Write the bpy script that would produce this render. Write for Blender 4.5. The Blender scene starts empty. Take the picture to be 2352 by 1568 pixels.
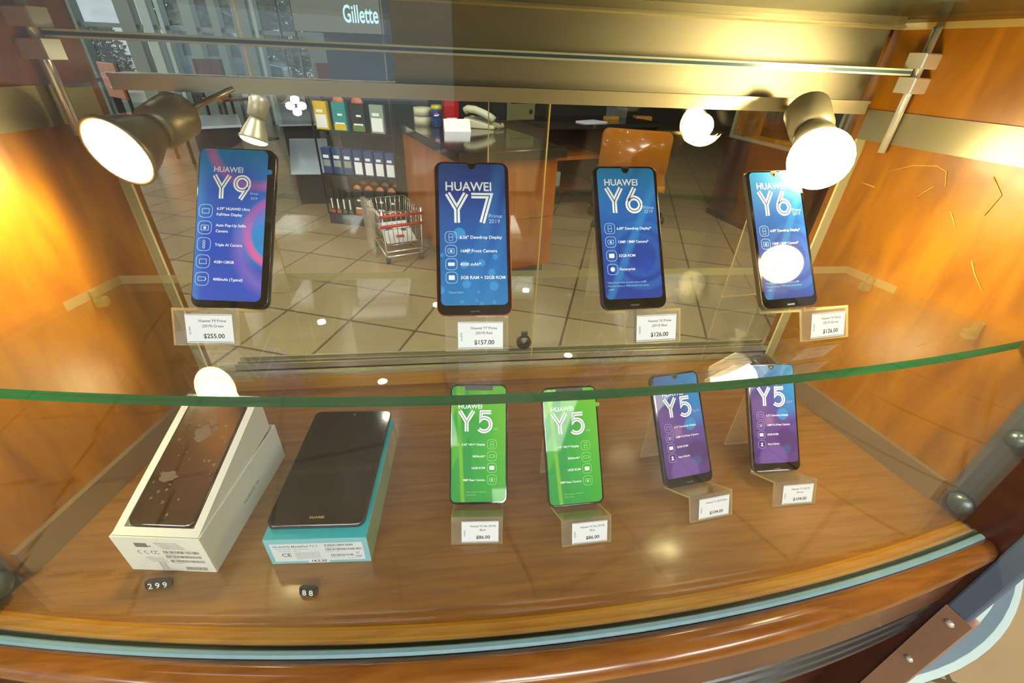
import bpy, bmesh, math, random
from mathutils import Matrix, Vector
random.seed(7)
sc = bpy.context.scene
C = sc.collection
# all lengths below are in millimetres, measured from the middle of the cabinet's back edge on its base board
S = 0.001
ZF = 600.0            # the base board stands 600 mm above the shop floor
def W(x, y, z): return Vector((x*S, y*S, (z+ZF)*S))

# ------------------------------------------------------------------ camera
F, YAW, PIT, ROL = 1020.15, 0.1437, 0.574, 0.0463
CAM = Vector((-85.94, -618.55, 485.22))
def cam_axes():
    cy, sy, cp, sp = math.cos(YAW), math.sin(YAW), math.cos(PIT), math.sin(PIT)
    f = Vector((sy*cp, cy*cp, -sp)); r = Vector((cy, -sy, 0)); u = r.cross(f)
    cr, sr = math.cos(ROL), math.sin(ROL)
    return cr*r+sr*u, -sr*r+cr*u, f
CR, CU, CF = cam_axes()
cd = bpy.data.cameras.new('camera'); co = bpy.data.objects.new('camera', cd); C.objects.link(co)
cd.sensor_width = 36.0; cd.lens = 36.0*F/2352.0; cd.clip_start = 0.01; cd.clip_end = 500
co.matrix_world = Matrix(((CR.x, CU.x, -CF.x, CAM.x*S), (CR.y, CU.y, -CF.y, CAM.y*S), (CR.z, CU.z, -CF.z, (CAM.z+ZF)*S), (0, 0, 0, 1)))
sc.camera = co
def ray(px, py): return CF + CR*((px-1176)/F) - CU*((py-784)/F)
def hit_z(px, py, z):
    d = ray(px, py); return CAM + d*((z-CAM.z)/d.z)
def hit_plane(px, py, P, n):
    d = ray(px, py); return CAM + d*((P-CAM).dot(n)/d.dot(n))

# ------------------------------------------------------------------ light and exposure
wd = bpy.data.worlds.new('world'); sc.world = wd; wd.use_nodes = True
bg = wd.node_tree.nodes['Background']; bg.inputs[0].default_value = (0.72, 0.85, 0.95, 1); bg.inputs[1].default_value = 0.75
sc.view_settings.view_transform = 'Standard'; sc.view_settings.look = 'None'
sc.view_settings.gamma = 1.0; sc.view_settings.use_curve_mapping = False
sc.view_settings.exposure = 0.5
LAMP = 22.0            # glow of the halogen reflectors
CORNER = 52.0
LAMPCOL = (1.0, 0.79, 0.40)
cy_ = sc.cycles
cy_.transparent_max_bounces = 32; cy_.max_bounces = 10; cy_.sample_clamp_indirect = 6.0; cy_.caustics_reflective = False
cy_.use_denoising = True

# ------------------------------------------------------------------ materials
def lin(h):
    h = h.lstrip('#'); o = []
    for i in (0, 2, 4):
        c = int(h[i:i+2], 16)/255.0
        o.append(c/12.92 if c <= 0.04045 else ((c+0.055)/1.055)**2.4)
    return (o[0], o[1], o[2], 1.0)
MATS = {}
def nt(name):
    m = bpy.data.materials.new(name); m.use_nodes = True; MATS[name] = m
    return m, m.node_tree.nodes, m.node_tree.links
def plain(name, hexc, rough=0.5, metal=0.0, spec=0.5, var=0.06, scale=40.0, coat=0.0, stretch=(1, 1, 1)):
    m, n, l = nt(name); b = n['Principled BSDF']
    tc = n.new('ShaderNodeTexCoord'); mp = n.new('ShaderNodeMapping'); mp.inputs['Scale'].default_value = stretch
    no = n.new('ShaderNodeTexNoise'); no.inputs['Scale'].default_value = scale; no.inputs['Detail'].default_value = 3
    mr = n.new('ShaderNodeMapRange'); mr.inputs[3].default_value = 1-var; mr.inputs[4].default_value = 1+var
    mx = n.new('ShaderNodeMix'); mx.data_type = 'RGBA'; mx.blend_type = 'MULTIPLY'; mx.inputs[0].default_value = 1
    mx.inputs[6].default_value = lin(hexc)
    l.new(tc.outputs['Object'], mp.inputs[0]); l.new(mp.outputs[0], no.inputs['Vector']); l.new(no.outputs[0], mr.inputs[0])
    l.new(mr.outputs[0], mx.inputs[7]); l.new(mx.outputs[2], b.inputs['Base Color'])
    b.inputs['Roughness'].default_value = rough; b.inputs['Metallic'].default_value = metal
    b.inputs['Specular IOR Level'].default_value = spec; b.inputs['Coat Weight'].default_value = coat; b.inputs['Coat Roughness'].default_value = 0.06
    return m
def wood(name, a, b2, rough=0.35, stretch=(2.0, 30.0, 30.0), scale=3.0, coat=0.35, croug=0.12):
    m, n, l = nt(name); b = n['Principled BSDF']
    tc = n.new('ShaderNodeTexCoord'); mp = n.new('ShaderNodeMapping'); mp.inputs['Scale'].default_value = stretch
    no = n.new('ShaderNodeTexNoise'); no.inputs['Scale'].default_value = scale; no.inputs['Detail'].default_value = 6; no.inputs['Distortion'].default_value = 0.6
    cr = n.new('ShaderNodeValToRGB'); cr.color_ramp.elements[0].position = 0.3; cr.color_ramp.elements[1].position = 0.7
    cr.color_ramp.elements[0].color = lin(a); cr.color_ramp.elements[1].color = lin(b2)
    l.new(tc.outputs['Object'], mp.inputs[0]); l.new(mp.outputs[0], no.inputs['Vector']); l.new(no.outputs[0], cr.inputs[0])
    l.new(cr.outputs[0], b.inputs['Base Color'])
    b.inputs['Roughness'].default_value = rough; b.inputs['Coat Weight'].default_value = coat; b.inputs['Coat Roughness'].default_value = croug
    return m
def clear(name, tint, ior=1.45, gain=1.0, rough=0.0, haze=None, hz=0.0):
    # a clear sheet: the light goes straight on, a Fresnel share is mirrored
    m, n, l = nt(name); n.remove(n['Principled BSDF']); out = n['Material Output']
    t = n.new('ShaderNodeBsdfTransparent'); t.inputs[0].default_value = (*tint, 1)
    g = n.new('ShaderNodeBsdfGlossy'); g.inputs['Roughness'].default_value = rough; g.inputs[0].default_value = (1, 1, 1, 1)
    fr = n.new('ShaderNodeFresnel'); ge = n.new('ShaderNodeNewGeometry'); mi = n.new('ShaderNodeMapRange')
    mi.inputs[3].default_value = ior; mi.inputs[4].default_value = 1.0/ior; l.new(ge.outputs['Backfacing'], mi.inputs[0]); l.new(mi.outputs[0], fr.inputs[0])
    mu = n.new('ShaderNodeMath'); mu.operation = 'MULTIPLY'; mu.inputs[1].default_value = gain; mu.use_clamp = True
    mx = n.new('ShaderNodeMixShader'); l.new(fr.outputs[0], mu.inputs[0]); l.new(mu.outputs[0], mx.inputs[0])
    l.new(t.outputs[0], mx.inputs[1]); l.new(g.outputs[0], mx.inputs[2])
    last = mx.outputs[0]
    if haze:
        d = n.new('ShaderNodeBsdfDiffuse'); d.inputs[0].default_value = lin(haze)
        tr = n.new('ShaderNodeBsdfTranslucent'); tr.inputs[0].default_value = lin(haze)
        ad = n.new('ShaderNodeMixShader'); ad.inputs[0].default_value = 0.5; l.new(d.outputs[0], ad.inputs[1]); l.new(tr.outputs[0], ad.inputs[2])
        m2 = n.new('ShaderNodeMixShader'); m2.inputs[0].default_value = hz; l.new(last, m2.inputs[1]); l.new(ad.outputs[0], m2.inputs[2]); last = m2.outputs[0]
    l.new(last, out.inputs[0]); return m
def glow(name, col, strength):
    m, n, l = nt(name); n.remove(n['Principled BSDF']); e = n.new('ShaderNodeEmission')
    e.inputs[0].default_value = (*col, 1); e.inputs[1].default_value = strength; l.new(e.outputs[0], n['Material Output'].inputs[0]); return m

wood('wall_wood', '#885200', '#b47400', stretch=(6, 6, 1.6), scale=5, rough=0.38, coat=0.15)
wood('board_wood', '#7a5020', '#946626', stretch=(2.2, 30, 30), scale=4, rough=0.32, coat=0.6, croug=0.13)
wood('edge_wood', '#a87018', '#c08c2a', stretch=(3, 30, 30), scale=4, rough=0.28, coat=0.4)
wood('rail_wood', '#784614', '#9c6426', stretch=(3, 26, 26), scale=4, rough=0.25, coat=0.6, croug=0.08)
wood('fascia_wood', '#5c3824', '#6c4630', stretch=(3, 20, 20), scale=3, rough=0.3, coat=0.3)
wood('dark_wood', '#36150a', '#4a2010', stretch=(3, 3, 14), scale=3, rough=0.35, coat=0.3)
wood('brown_wood', '#98745a', '#a88266', stretch=(8, 8, 2), scale=3, rough=0.4, coat=0.2)
wood('desk_wood', '#8a4608', '#a85c0e', stretch=(5, 5, 1.2), scale=3, rough=0.35, coat=0.3)
plain('metal', '#b8ad8c', 0.26, 0.5, var=0.05, scale=12, stretch=(1, 8, 8))
plain('strip_metal', '#938a6c', 0.3, 0.4, var=0.08, scale=8)
plain('skirt_metal', '#a79b80', 0.42, 0.75, var=0.05, scale=10)
plain('header_metal', '#8e876e', 0.42, 0.55, var=0.10, scale=9, stretch=(1, 1, 4))
plain('chrome', '#eceae0', 0.16, 0.6, var=0.02)
plain('dome_metal', '#7d8a86', 0.35, 0.8)
plain('post_grey', '#6d6e69', 0.45, 0.4)
plain('dark_metal', '#2f3432', 0.3, 0.7)
plain('lamp_body', '#a59c80', 0.35, 0.4)
plain('fin_metal', '#5c6262', 0.28, 0.8)
plain('gasket_grey', '#7ba0a6', 0.45, 0.0, var=0.12, scale=60)
plain('channel_dark', '#1d2a22', 0.4)
plain('pad_blue', '#5a6b7c', 0.6)
plain('black', '#0a0a0b', 0.35)
plain('gloss_black', '#050506', 0.05, 0.0, 0.6, var=0.02, coat=0.6)
plain('soft_black', '#16150f', 0.5)
plain('paper', '#e9eef0', 0.55, var=0.02)
plain('ink', '#141518', 0.6)
plain('grey_ink', '#6a6d70', 0.6)
plain('white_card', '#e6e9dc', 0.5, var=0.03)
plain('cyan_card', '#14c2cc', 0.4, var=0.03)
plain('ice_card', '#86c6cf', 0.5, var=0.03)
plain('green_card', '#8fb089', 0.5, var=0.03)
plain('label_white', '#dfe9ea', 0.5, var=0.02)
plain('tan_card', '#cfc4a0', 0.6)
plain('film_blob', '#6a5f4e', 0.3)
plain('screen_off', '#0b0a08', 0.08, 0.0, 0.6, var=0.04, coat=0.5)
plain('film_screen', '#1e1914', 0.12, 0.0, 0.7, var=0.25, scale=20, coat=0.7)
plain('digit_white', '#cfe6e0', 0.5)
plain('tag_black', '#0e0c0a', 0.5)
plain('mark_white', '#eef6fb', 0.45, var=0.02)
plain('mark_soft', '#a9d2ee', 0.45, var=0.02)
plain('mark_line', '#6fb4e4', 0.45, var=0.02)
plain('mark_green', '#8fe07a', 0.45, var=0.02)
plain('mark_violet', '#a79ad6', 0.45, var=0.02)
plain('frame_red', '#b8402e', 0.35, 0.3)
plain('frame_black', '#0b1013', 0.12, 0.0, 0.6, coat=0.5)
plain('frame_navy', '#10141f', 0.2, 0.2, 0.6)
plain('frame_gold', '#8a7350', 0.3, 0.6)
plain('frame_brown', '#6b563c', 0.3, 0.5)
plain('sand_tile', '#b9a583', 0.4)
plain('red_plastic', '#b00c10', 0.35)
plain('can_blue', '#123f86', 0.25, 0.4)
plain('can_yellow', '#b8b02a', 0.3, 0.3)
plain('beige_plastic', '#c8c4a4', 0.45)
plain('tape', '#b9b294', 0.4)
plain('case_olive', '#6f6b4a', 0.4)
plain('navy_board', '#141a30', 0.5)
plain('sign_hazed', '#5c6056', 0.5)  # sign board grey, with the haze of the header glass put into it
plain('charcoal', '#17181c', 0.5)
plain('tub_blue', '#1b3f74', 0.4)
plain('pack_grey', '#8b988c', 0.4)
plain('pack_orange', '#b8632a', 0.45)
plain('pack_yellow', '#d6b414', 0.45)
plain('pack_teal', '#1f8a8c', 0.45)
plain('pack_green', '#5a7a3a', 0.45)
plain('pack_red', '#b8403a', 0.45)
plain('pack_emerald', '#2f6a50', 0.45)
plain('purple', '#4a2a8c', 0.4)
plain('counter_black', '#22211c', 0.12, 0.0, 0.6, coat=0.5)
plain('amber_back', '#b06a0c', 0.25, 0.0, 0.5, coat=0.5)
plain('wire', '#b8b8ae', 0.2, 0.9)
plain('leaf', '#5c6b4c', 0.8, var=0.5, scale=9)
plain('bark', '#463827', 0.8)
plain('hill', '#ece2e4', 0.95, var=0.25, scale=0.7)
plain('plaza', '#b4b0a4', 0.8)
plain('wall_grey', '#4c4a40', 0.7)
plain('wall_dark', '#2a221a', 0.7)
plain('mullion', '#7d8a82', 0.4, 0.4)
plain('mullion_pale', '#b4c8c2', 0.4, 0.2)
plain('table_white', '#b8c8d8', 0.15, coat=0.5)
plain('car_blue', '#6f93ab', 0.25, 0.2, coat=0.5)
plain('groove_grey', '#6f7f8a', 0.4, 0.3)
plain('brass_pale', '#d8c488', 0.4)
plain('strip_pale', '#b3a478', 0.4)
plain('lit_edge_line', '#f4e9a8', 0.3)
plain('canopy_dark', '#141c0c', 0.5)
plain('lock_dark', '#4a4438', 0.25, 0.6)
plain('gold_thread', '#e0b040', 0.5)
plain('ledge_blue', '#4c6670', 0.2)
plain('pale_band', '#d2dcc8', 0.2)
plain('ceiling_paint', '#6a6250', 0.8)
plain('gold_wire', '#d9b45a', 0.25, 0.8)
plain('puck', '#3a3f40', 0.25, 0.4, coat=0.5)
clear('front_glass', (0.985, 0.995, 0.985), gain=0.6)
clear('door_glass', (0.95, 0.965, 0.92), ior=1.5, gain=1.2)
clear('shelf_glass', (0.955, 0.985, 0.96), ior=1.45, gain=1.0)
clear('acrylic', (0.97, 0.96, 0.93), gain=1.6, haze='#fff6dc', hz=0.14)
clear('clip_clear', (0.9, 0.86, 0.62), gain=2.0, haze='#e8d890', hz=0.3)
clear('acrylic_edge', (0.95, 0.9, 0.7), gain=1.5, haze='#fff0a8', hz=0.8)
clear('pale_edge', (0.85, 0.86, 0.66), gain=1.0, haze='#f4ecb0', hz=0.42)
clear('roof_glass', (0.95, 0.96, 0.9), gain=0.25)
clear('window_glass', (0.95, 0.97, 0.97), gain=1.0)
clear('lens', (0.98, 0.95, 0.85), gain=1.6)
glow('lamp_glow', LAMPCOL, LAMP)
glow('globe_glow', LAMPCOL, 42.0)
glow('corner_glow', LAMPCOL, CORNER)
glow('far_glow', (1.0, 0.86, 0.62), 22.0)
glow('downlight_glow', (1.0, 0.95, 0.88), 60.0)
glow('mirror_glow', LAMPCOL, 25.0)
glow('fill_glow', (1.0, 0.97, 0.93), 14.0)
glow('sign_glow', (0.55, 0.85, 1.0), 0.9)
def green_edge(name, a):
    m, n, l = nt(name); b = n['Principled BSDF']
    tc = n.new('ShaderNodeTexCoord'); mp = n.new('ShaderNodeMapping'); mp.inputs['Scale'].default_value = (6, 6, 160)
    no = n.new('ShaderNodeTexNoise'); no.inputs['Scale'].default_value = 1.2; no.inputs['Detail'].default_value = 4
    cr = n.new('ShaderNodeValToRGB'); cr.color_ramp.elements[0].color = lin('#0a3f28'); cr.color_ramp.elements[1].color = lin(a)
    l.new(tc.outputs['Object'], mp.inputs[0]); l.new(mp.outputs[0], no.inputs['Vector']); l.new(no.outputs[0], cr.inputs[0]); l.new(cr.outputs[0], b.inputs['Base Color'])
    b.inputs['Roughness'].default_value = 0.15
    tr = n.new('ShaderNodeBsdfTranslucent'); l.new(cr.outputs[0], tr.inputs[0])
    mx = n.new('ShaderNodeMixShader'); mx.inputs[0].default_value = 0.5; l.new(b.outputs[0], mx.inputs[1]); l.new(tr.outputs[0], mx.inputs[2])
    l.new(mx.outputs[0], n['Material Output'].inputs[0])
    return m
green_edge('shelf_edge', '#1f7f48')
def tiles(name, a, b2, mortar, size, rot=0.0, rough=0.35):
    m, n, l = nt(name); b = n['Principled BSDF']
    tc = n.new('ShaderNodeTexCoord'); mp = n.new('ShaderNodeMapping'); mp.inputs['Rotation'].default_value = (0, 0, rot)
    br = n.new('ShaderNodeTexBrick'); br.offset = 0.0; br.inputs['Scale'].default_value = 1.0
    br.inputs['Brick Width'].default_value = size; br.inputs['Row Height'].default_value = size; br.inputs['Mortar Size'].default_value = 0.006
    br.inputs['Color1'].default_value = lin(a); br.inputs['Color2'].default_value = lin(b2); br.inputs['Mortar'].default_value = lin(mortar)
    no = n.new('ShaderNodeTexNoise'); no.inputs['Scale'].default_value = 3.5; no.inputs['Detail'].default_value = 5
    mr = n.new('ShaderNodeMapRange'); mr.inputs[3].default_value = 0.75; mr.inputs[4].default_value = 1.2
    mx = n.new('ShaderNodeMix'); mx.data_type = 'RGBA'; mx.blend_type = 'MULTIPLY'; mx.inputs[0].default_value = 1
    l.new(tc.outputs['Object'], mp.inputs[0]); l.new(mp.outputs[0], br.inputs['Vector']); l.new(tc.outputs['Object'], no.inputs['Vector'])
    l.new(no.outputs[0], mr.inputs[0]); l.new(br.outputs[0], mx.inputs[6]); l.new(mr.outputs[0], mx.inputs[7]); l.new(mx.outputs[2], b.inputs['Base Color'])
    b.inputs['Roughness'].default_value = rough; return m
tiles('floor_tile', '#98835f', '#8c7756', '#54462f', 0.33, rot=0.35, rough=0.3)

# a printed screen: gradient plus shapes, all in the screen's own millimetres
def printed(name, stops, axis=2, shapes=(), coat=0.4):
    m, n, l = nt(name); b = n['Principled BSDF']
    tc = n.new('ShaderNodeTexCoord'); sp = n.new('ShaderNodeSeparateXYZ'); l.new(tc.outputs['Object'], sp.inputs[0])
    def mth(op, *a):
        k = n.new('ShaderNodeMath'); k.operation = op
        for i, v in enumerate(a):
            if isinstance(v, (int, float)): k.inputs[i].default_value = v
            else: l.new(v, k.inputs[i])
        return k.outputs[0]
    X = mth('MULTIPLY', sp.outputs[0], 1000.0); Z = mth('MULTIPLY', sp.outputs[2], 1000.0)
    ang, z0, z1 = axis if isinstance(axis, tuple) else (0.0, 0.0, 150.0)
    t = mth('ADD', mth('MULTIPLY', Z, math.cos(ang)), mth('MULTIPLY', X, math.sin(ang)))
    mr = n.new('ShaderNodeMapRange'); mr.inputs[1].default_value = z0; mr.inputs[2].default_value = z1; l.new(t, mr.inputs[0])
    cr = n.new('ShaderNodeValToRGB'); e = cr.color_ramp.elements
    while len(e) < len(stops): e.new(0.5)
    for k, (p, c) in enumerate(stops): e[k].position = p; e[k].color = lin(c)
    l.new(mr.outputs[0], cr.inputs[0]); cur = cr.outputs[0]
    for s in shapes:
        kind, col, alpha = s[0], s[1], s[2]
        if kind in ('ring', 'disc'):
            cx, cz, r, w, soft = s[3:8]
            d = mth('SQRT', mth('ADD', mth('POWER', mth('ABSOLUTE', mth('SUBTRACT', X, cx)), 2.0), mth('POWER', mth('ABSOLUTE', mth('SUBTRACT', Z, cz)), 2.0)))
            dd = mth('ABSOLUTE', mth('SUBTRACT', d, r)) if kind == 'ring' else mth('SUBTRACT', d, r-w)
        else:   # stripe: angle, offset, half width, soft
            a, off, w, soft = s[3:7]
            dd = mth('ABSOLUTE', mth('SUBTRACT', mth('ADD', mth('MULTIPLY', X, math.cos(a)), mth('MULTIPLY', Z, math.sin(a))), off))
        q = n.new('ShaderNodeMapRange'); q.inputs[1].default_value = w+soft; q.inputs[2].default_value = w-soft+1e-4
        q.inputs[3].default_value = 0.0; q.inputs[4].default_value = alpha; l.new(dd, q.inputs[0])
        mx = n.new('ShaderNodeMix'); mx.data_type = 'RGBA'; l.new(q.outputs[0], mx.inputs[0]); l.new(cur, mx.inputs[6]); mx.inputs[7].default_value = lin(col); cur = mx.outputs[2]
    l.new(cur, b.inputs['Base Color']); b.inputs['Roughness'].default_value = 0.4; b.inputs['Specular IOR Level'].default_value = 0.15; b.inputs['Coat Weight'].default_value = coat; b.inputs['Coat Roughness'].default_value = 0.03
    return m
printed('print_blue_pink', [(0, '#2a55c8'), (0.45, '#1f4fc0'), (0.8, '#2f7fd8'), (1, '#1e9be6')], (0, 5, 160), [
    ('disc', '#2f9fe4', 0.7, 40, 78, 34, 6, 8), ('ring', '#f0609a', 0.9, 48, 78, 34, 3.2, 2.5), ('ring', '#8a6fd0', 0.7, 52, 62, 44, 6, 6),
    ('ring', '#f07ab0', 0.85, 22, 175, 50, 3.2, 4), ('disc', '#1f3fae', 0.6, 0, 120, 30, 6, 10), ('stripe', '#4f9fe6', 0.5, 0.0, -36, 4, 5)])
printed('print_blue_dots', [(0, '#0e7fc4'), (0.45, '#0f62b4'), (0.8, '#123f92'), (1, '#1c54a4')], (0, 5, 158), [
    ('stripe', '#2a86d6', 0.35, -0.25, -10, 6, 3), ('stripe', '#2a86d6', 0.3, -0.25, 8, 4, 3)] +
    [('disc', '#3a9fe8', 0.75, x, z, r, 0.6, 0.6) for x, z, r in ((-8, 32, 4.2), (20, 30, 4.5), (8, 54, 3.6), (22, 60, 2.8), (-10, 52, 4), (-5, 66, 3), (18, 44, 3.6), (-34, 26, 4), (-13, 14, 1.8), (7, 12, 2), (20, 13, 1.8), (2, 15, 1.6), (4, 24, 1.6), (-32, 62, 2), (-14, 84, 6))])
printed('print_blue_rings', [(0, '#123a9c'), (0.4, '#0d3f9e'), (0.7, '#1268bc'), (1, '#1f8ed2')], (-0.15, 5, 158), [
    ('ring', '#1f6cc4', 0.55, 12, 58, 34, 4, 1.2), ('ring', '#1f62c0', 0.5, 12, 58, 20, 4, 1.2), ('disc', '#1a3fb4', 0.8, 16, 46, 8, 1, 3),
    ('stripe', '#2c9ade', 0.4, -0.45, -30, 4, 1.5), ('stripe', '#0f58ac', 0.4, -0.45, -54, 4, 1.5)])
printed('print_green', [(0, '#06963c'), (0.35, '#0aa03a'), (0.65, '#3aae2c'), (1, '#63b82c')], (1.15, -25, 75), [
    ('stripe', '#7ac22c', 0.8, 0.05, -19, 2.2, 0.8), ('stripe', '#08963e', 0.9, 0.05, -11, 5, 0.6), ('stripe', '#5cb830', 0.5, -0.5, -58, 8, 1.5),
    ('stripe', '#86c832', 0.45, -0.5, -84, 4, 1.5), ('disc', '#0a9a3a', 0.7, -6, 92, 20, 3, 9)])
printed('print_violet', [(0, '#4c2a78'), (0.4, '#5a3a8a'), (0.62, '#45469a'), (0.8, '#1f6fb8'), (1, '#1b86cc')], (0.55, 5, 140), [
    ('disc', '#3a1f5e', 0.6, 18, 40, 17, 3, 4), ('disc', '#7c5ab0', 0.55, -4, 18, 20, 2, 2), ('disc', '#1f8fd6', 0.8, 13, 78, 8, 1, 1.2),
    ('disc', '#6a4a90', 0.75, -22, 92, 13, 3, 5), ('disc', '#a678b4', 0.5, -8, 70, 7, 2, 3), ('disc', '#1a88d0', 0.6, 30, 100, 22, 6, 8), ('disc', '#4a3078', 0.6, -28, 110, 12, 4, 5),
    ('disc', '#2f6ab0', 0.4, 16, 30, 6, 2, 2)])

# ------------------------------------------------------------------ mesh builder
class MB:
    def __init__(s): s.v = []; s.f = []; s.k = []; s.M = Matrix(); s.mat = 0; s.sm = []; s.smooth = False
    def add(s, vs, fs):
        o = len(s.v); s.v += [s.M @ Vector(p) for p in vs]
        for f in fs: s.f.append([o+i for i in f]); s.k.append(s.mat); s.sm.append(s.smooth)
    def box(s, x0, x1, y0, y1, z0, z1):
        s.add([(x, y, z) for z in (z0, z1) for x, y in ((x0, y0), (x1, y0), (x1, y1), (x0, y1))],
              [(0, 3, 2, 1), (4, 5, 6, 7), (0, 1, 5, 4), (1, 2, 6, 5), (2, 3, 7, 6), (3, 0, 4, 7)])
    def loft(s, rings, cap0=True, cap1=True):
        n = len(rings[0]); vs = [p for r in rings for p in r]; fs = []
        for a in range(len(rings)-1):
            for i in range(n):
                j = (i+1) % n; fs.append((a*n+i, a*n+j, (a+1)*n+j, (a+1)*n+i))
        if cap0: fs.append(tuple(range(n-1, -1, -1)))
        if cap1: fs.append(tuple(range((len(rings)-1)*n, len(rings)*n)))
        s.add(vs, fs)
    def prism(s, poly, fn0, fn1): s.loft([[fn0(*p) for p in poly], [fn1(*p) for p in poly]])
    def slab(s, poly, z0, z1): s.prism(poly, lambda x, y: (x, y, z0), lambda x, y: (x, y, z1))
    def rbox(s, x0, x1, y0, y1, z0, z1, b=1.0):
        def ring(y, d): return [(x0+d, y, z0+d), (x1-d, y, z0+d), (x1-d, y, z1-d), (x0+d, y, z1-d)]
        s.loft([ring(y0, b), ring(y0+b, 0), ring(y1-b, 0), ring(y1, b)])
    def lathe(s, prof, n=24, cap0=True, cap1=True):
        s.loft([[(r*math.cos(2*math.pi*i/n), r*math.sin(2*math.pi*i/n), z) for i in range(n)] for r, z in prof], cap0, cap1)
    def tube(s, path, r, n=8):
        P = [Vector(p) for p in path]; rings = []
        for i, p in enumerate(P):
            t = (P[min(i+1, len(P)-1)]-P[max(i-1, 0)]).normalized()
            a = Vector((0, 0, 1)) if abs(t.z) < 0.9 else Vector((1, 0, 0))
            u = t.cross(a).normalized(); w = t.cross(u)
            rings.append([p+u*(r*math.cos(2*math.pi*k/n))+w*(r*math.sin(2*math.pi*k/n)) for k in range(n)])
        s.loft(rings)
    def flat(s, poly, y): s.add([(x, y, z) for x, z in poly], [tuple(range(len(poly)))])      # in the xz plane, facing -y
    def ribbon(s, path, w, y, closed=False):
        n = len(path); L = []; R = []
        for i, p in enumerate(path):
            a = path[(i-1) % n] if (i > 0 or closed) else None; b = path[(i+1) % n] if (i < n-1 or closed) else None
            ds = []
            for q0, q1 in ((a, p), (p, b)):
                if q0 is not None and q1 is not None:
                    d = Vector((q1[0]-q0[0], q1[1]-q0[1]));
                    if d.length > 1e-9: ds.append(d.normalized())
            t = sum(ds, Vector((0, 0))).normalized(); nn = Vector((-t.y, t.x))
            kk = 1.0/max(0.5, nn.dot(Vector((-ds[0].y, ds[0].x))))
            L.append((p[0]+nn.x*w/2*kk, y, p[1]+nn.y*w/2*kk)); R.append((p[0]-nn.x*w/2*kk, y, p[1]-nn.y*w/2*kk))
        m = n if closed else n-1
        s.add(L+R, [(i, n+i, n+(i+1) % n, (i+1) % n) for i in range(m)])
    def text(s, st, x, z, h, y, align='l', bold=False, maxw=None):
        # h = height of a capital; (x, z) = baseline start
        k = h/0.70; wdt = sum(GLY[(c, bold)][0] for c in st if (c, bold) in GLY)*k; sx = 1.0
        if maxw and wdt > maxw: sx = maxw/wdt; wdt = maxw
        if align == 'c': x -= wdt/2
        if align == 'r': x -= wdt
        for c in st:
            if (c, bold) not in GLY: continue
            adv, vs, fs = GLY[(c, bold)]
            if fs: s.add([(x+p[0]*k*sx, y, z+p[1]*k) for p in vs], fs)
            x += adv*k*sx
    def build(s, name, mats, parent=None, loc=None, bevel=0, autosm=False):
        me = bpy.data.meshes.new(name)
        me.from_pydata([tuple(p*S) for p in s.v], [], s.f); 
        for m in (mats if isinstance(mats, (list, tuple)) else [mats]): me.materials.append(MATS[m])
        me.polygons.foreach_set('material_index', s.k); me.polygons.foreach_set('use_smooth', s.sm)
        bm = bmesh.new(); bm.from_mesh(me); bm.normal_update()
        if s.fixn: bmesh.ops.recalc_face_normals(bm, faces=bm.faces)
        bm.to_mesh(me); bm.free(); me.update()
        o = bpy.data.objects.new(name, me); C.objects.link(o)
        if parent: o.parent = parent
        if loc is not None: o.location = W(*loc)
        elif parent is None: o.location = W(0, 0, 0)
        if bevel:
            md = o.modifiers.new('bevel', 'BEVEL'); md.width = bevel*S; md.segments = 2; md.limit_method = 'ANGLE'; md.angle_limit = math.radians(40)
        return o
    fixn = True
class G(MB):      # flat graphics keep their winding
    fixn = False
GLY = {}
def make_glyphs():
    chars = [chr(i) for i in range(33, 127)]; obs = []
    def mk(t, bold):
        c = bpy.data.curves.new('glyph', 'FONT'); c.body = t; c.size = 1.0; c.resolution_u = 3; c.fill_mode = 'FRONT'
        if bold: c.offset = 0.018
        o = bpy.data.objects.new('glyph', c); C.objects.link(o); return o
    lst = [(c, b) for c in chars for b in (False, True)]
    A = [mk(c, b) for c, b in lst]; B = [mk(c+'l', b) for c, b in lst]; R = {b: mk('l', b) for b in (False, True)}; sp_ = {b: mk('l l', b) for b in (False, True)}; s2 = {b: mk('ll', b) for b in (False, True)}
    bpy.context.view_layer.update(); dg = bpy.context.evaluated_depsgraph_get()
    def vf(o):
        e = o.evaluated_get(dg); me = e.to_mesh(); v = [(p.co.x, p.co.y) for p in me.vertices]; f = [tuple(p.vertices) for p in me.polygons]; e.to_mesh_clear(); return v, f
    rx = {b: max(p[0] for p in vf(R[b])[0]) for b in R}
    for (c, b), oa, ob in zip(lst, A, B):
        v, f = vf(oa); GLY[(c, b)] = (max(p[0] for p in vf(ob)[0])-rx[b], v, f)
    for b in R: GLY[(' ', b)] = (max(p[0] for p in vf(sp_[b])[0])-max(p[0] for p in vf(s2[b])[0]), [], [])
    for o in A+B+list(R.values())+list(sp_.values())+list(s2.values()):
        c = o.data; bpy.data.objects.remove(o); bpy.data.curves.remove(c)
make_glyphs()

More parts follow.
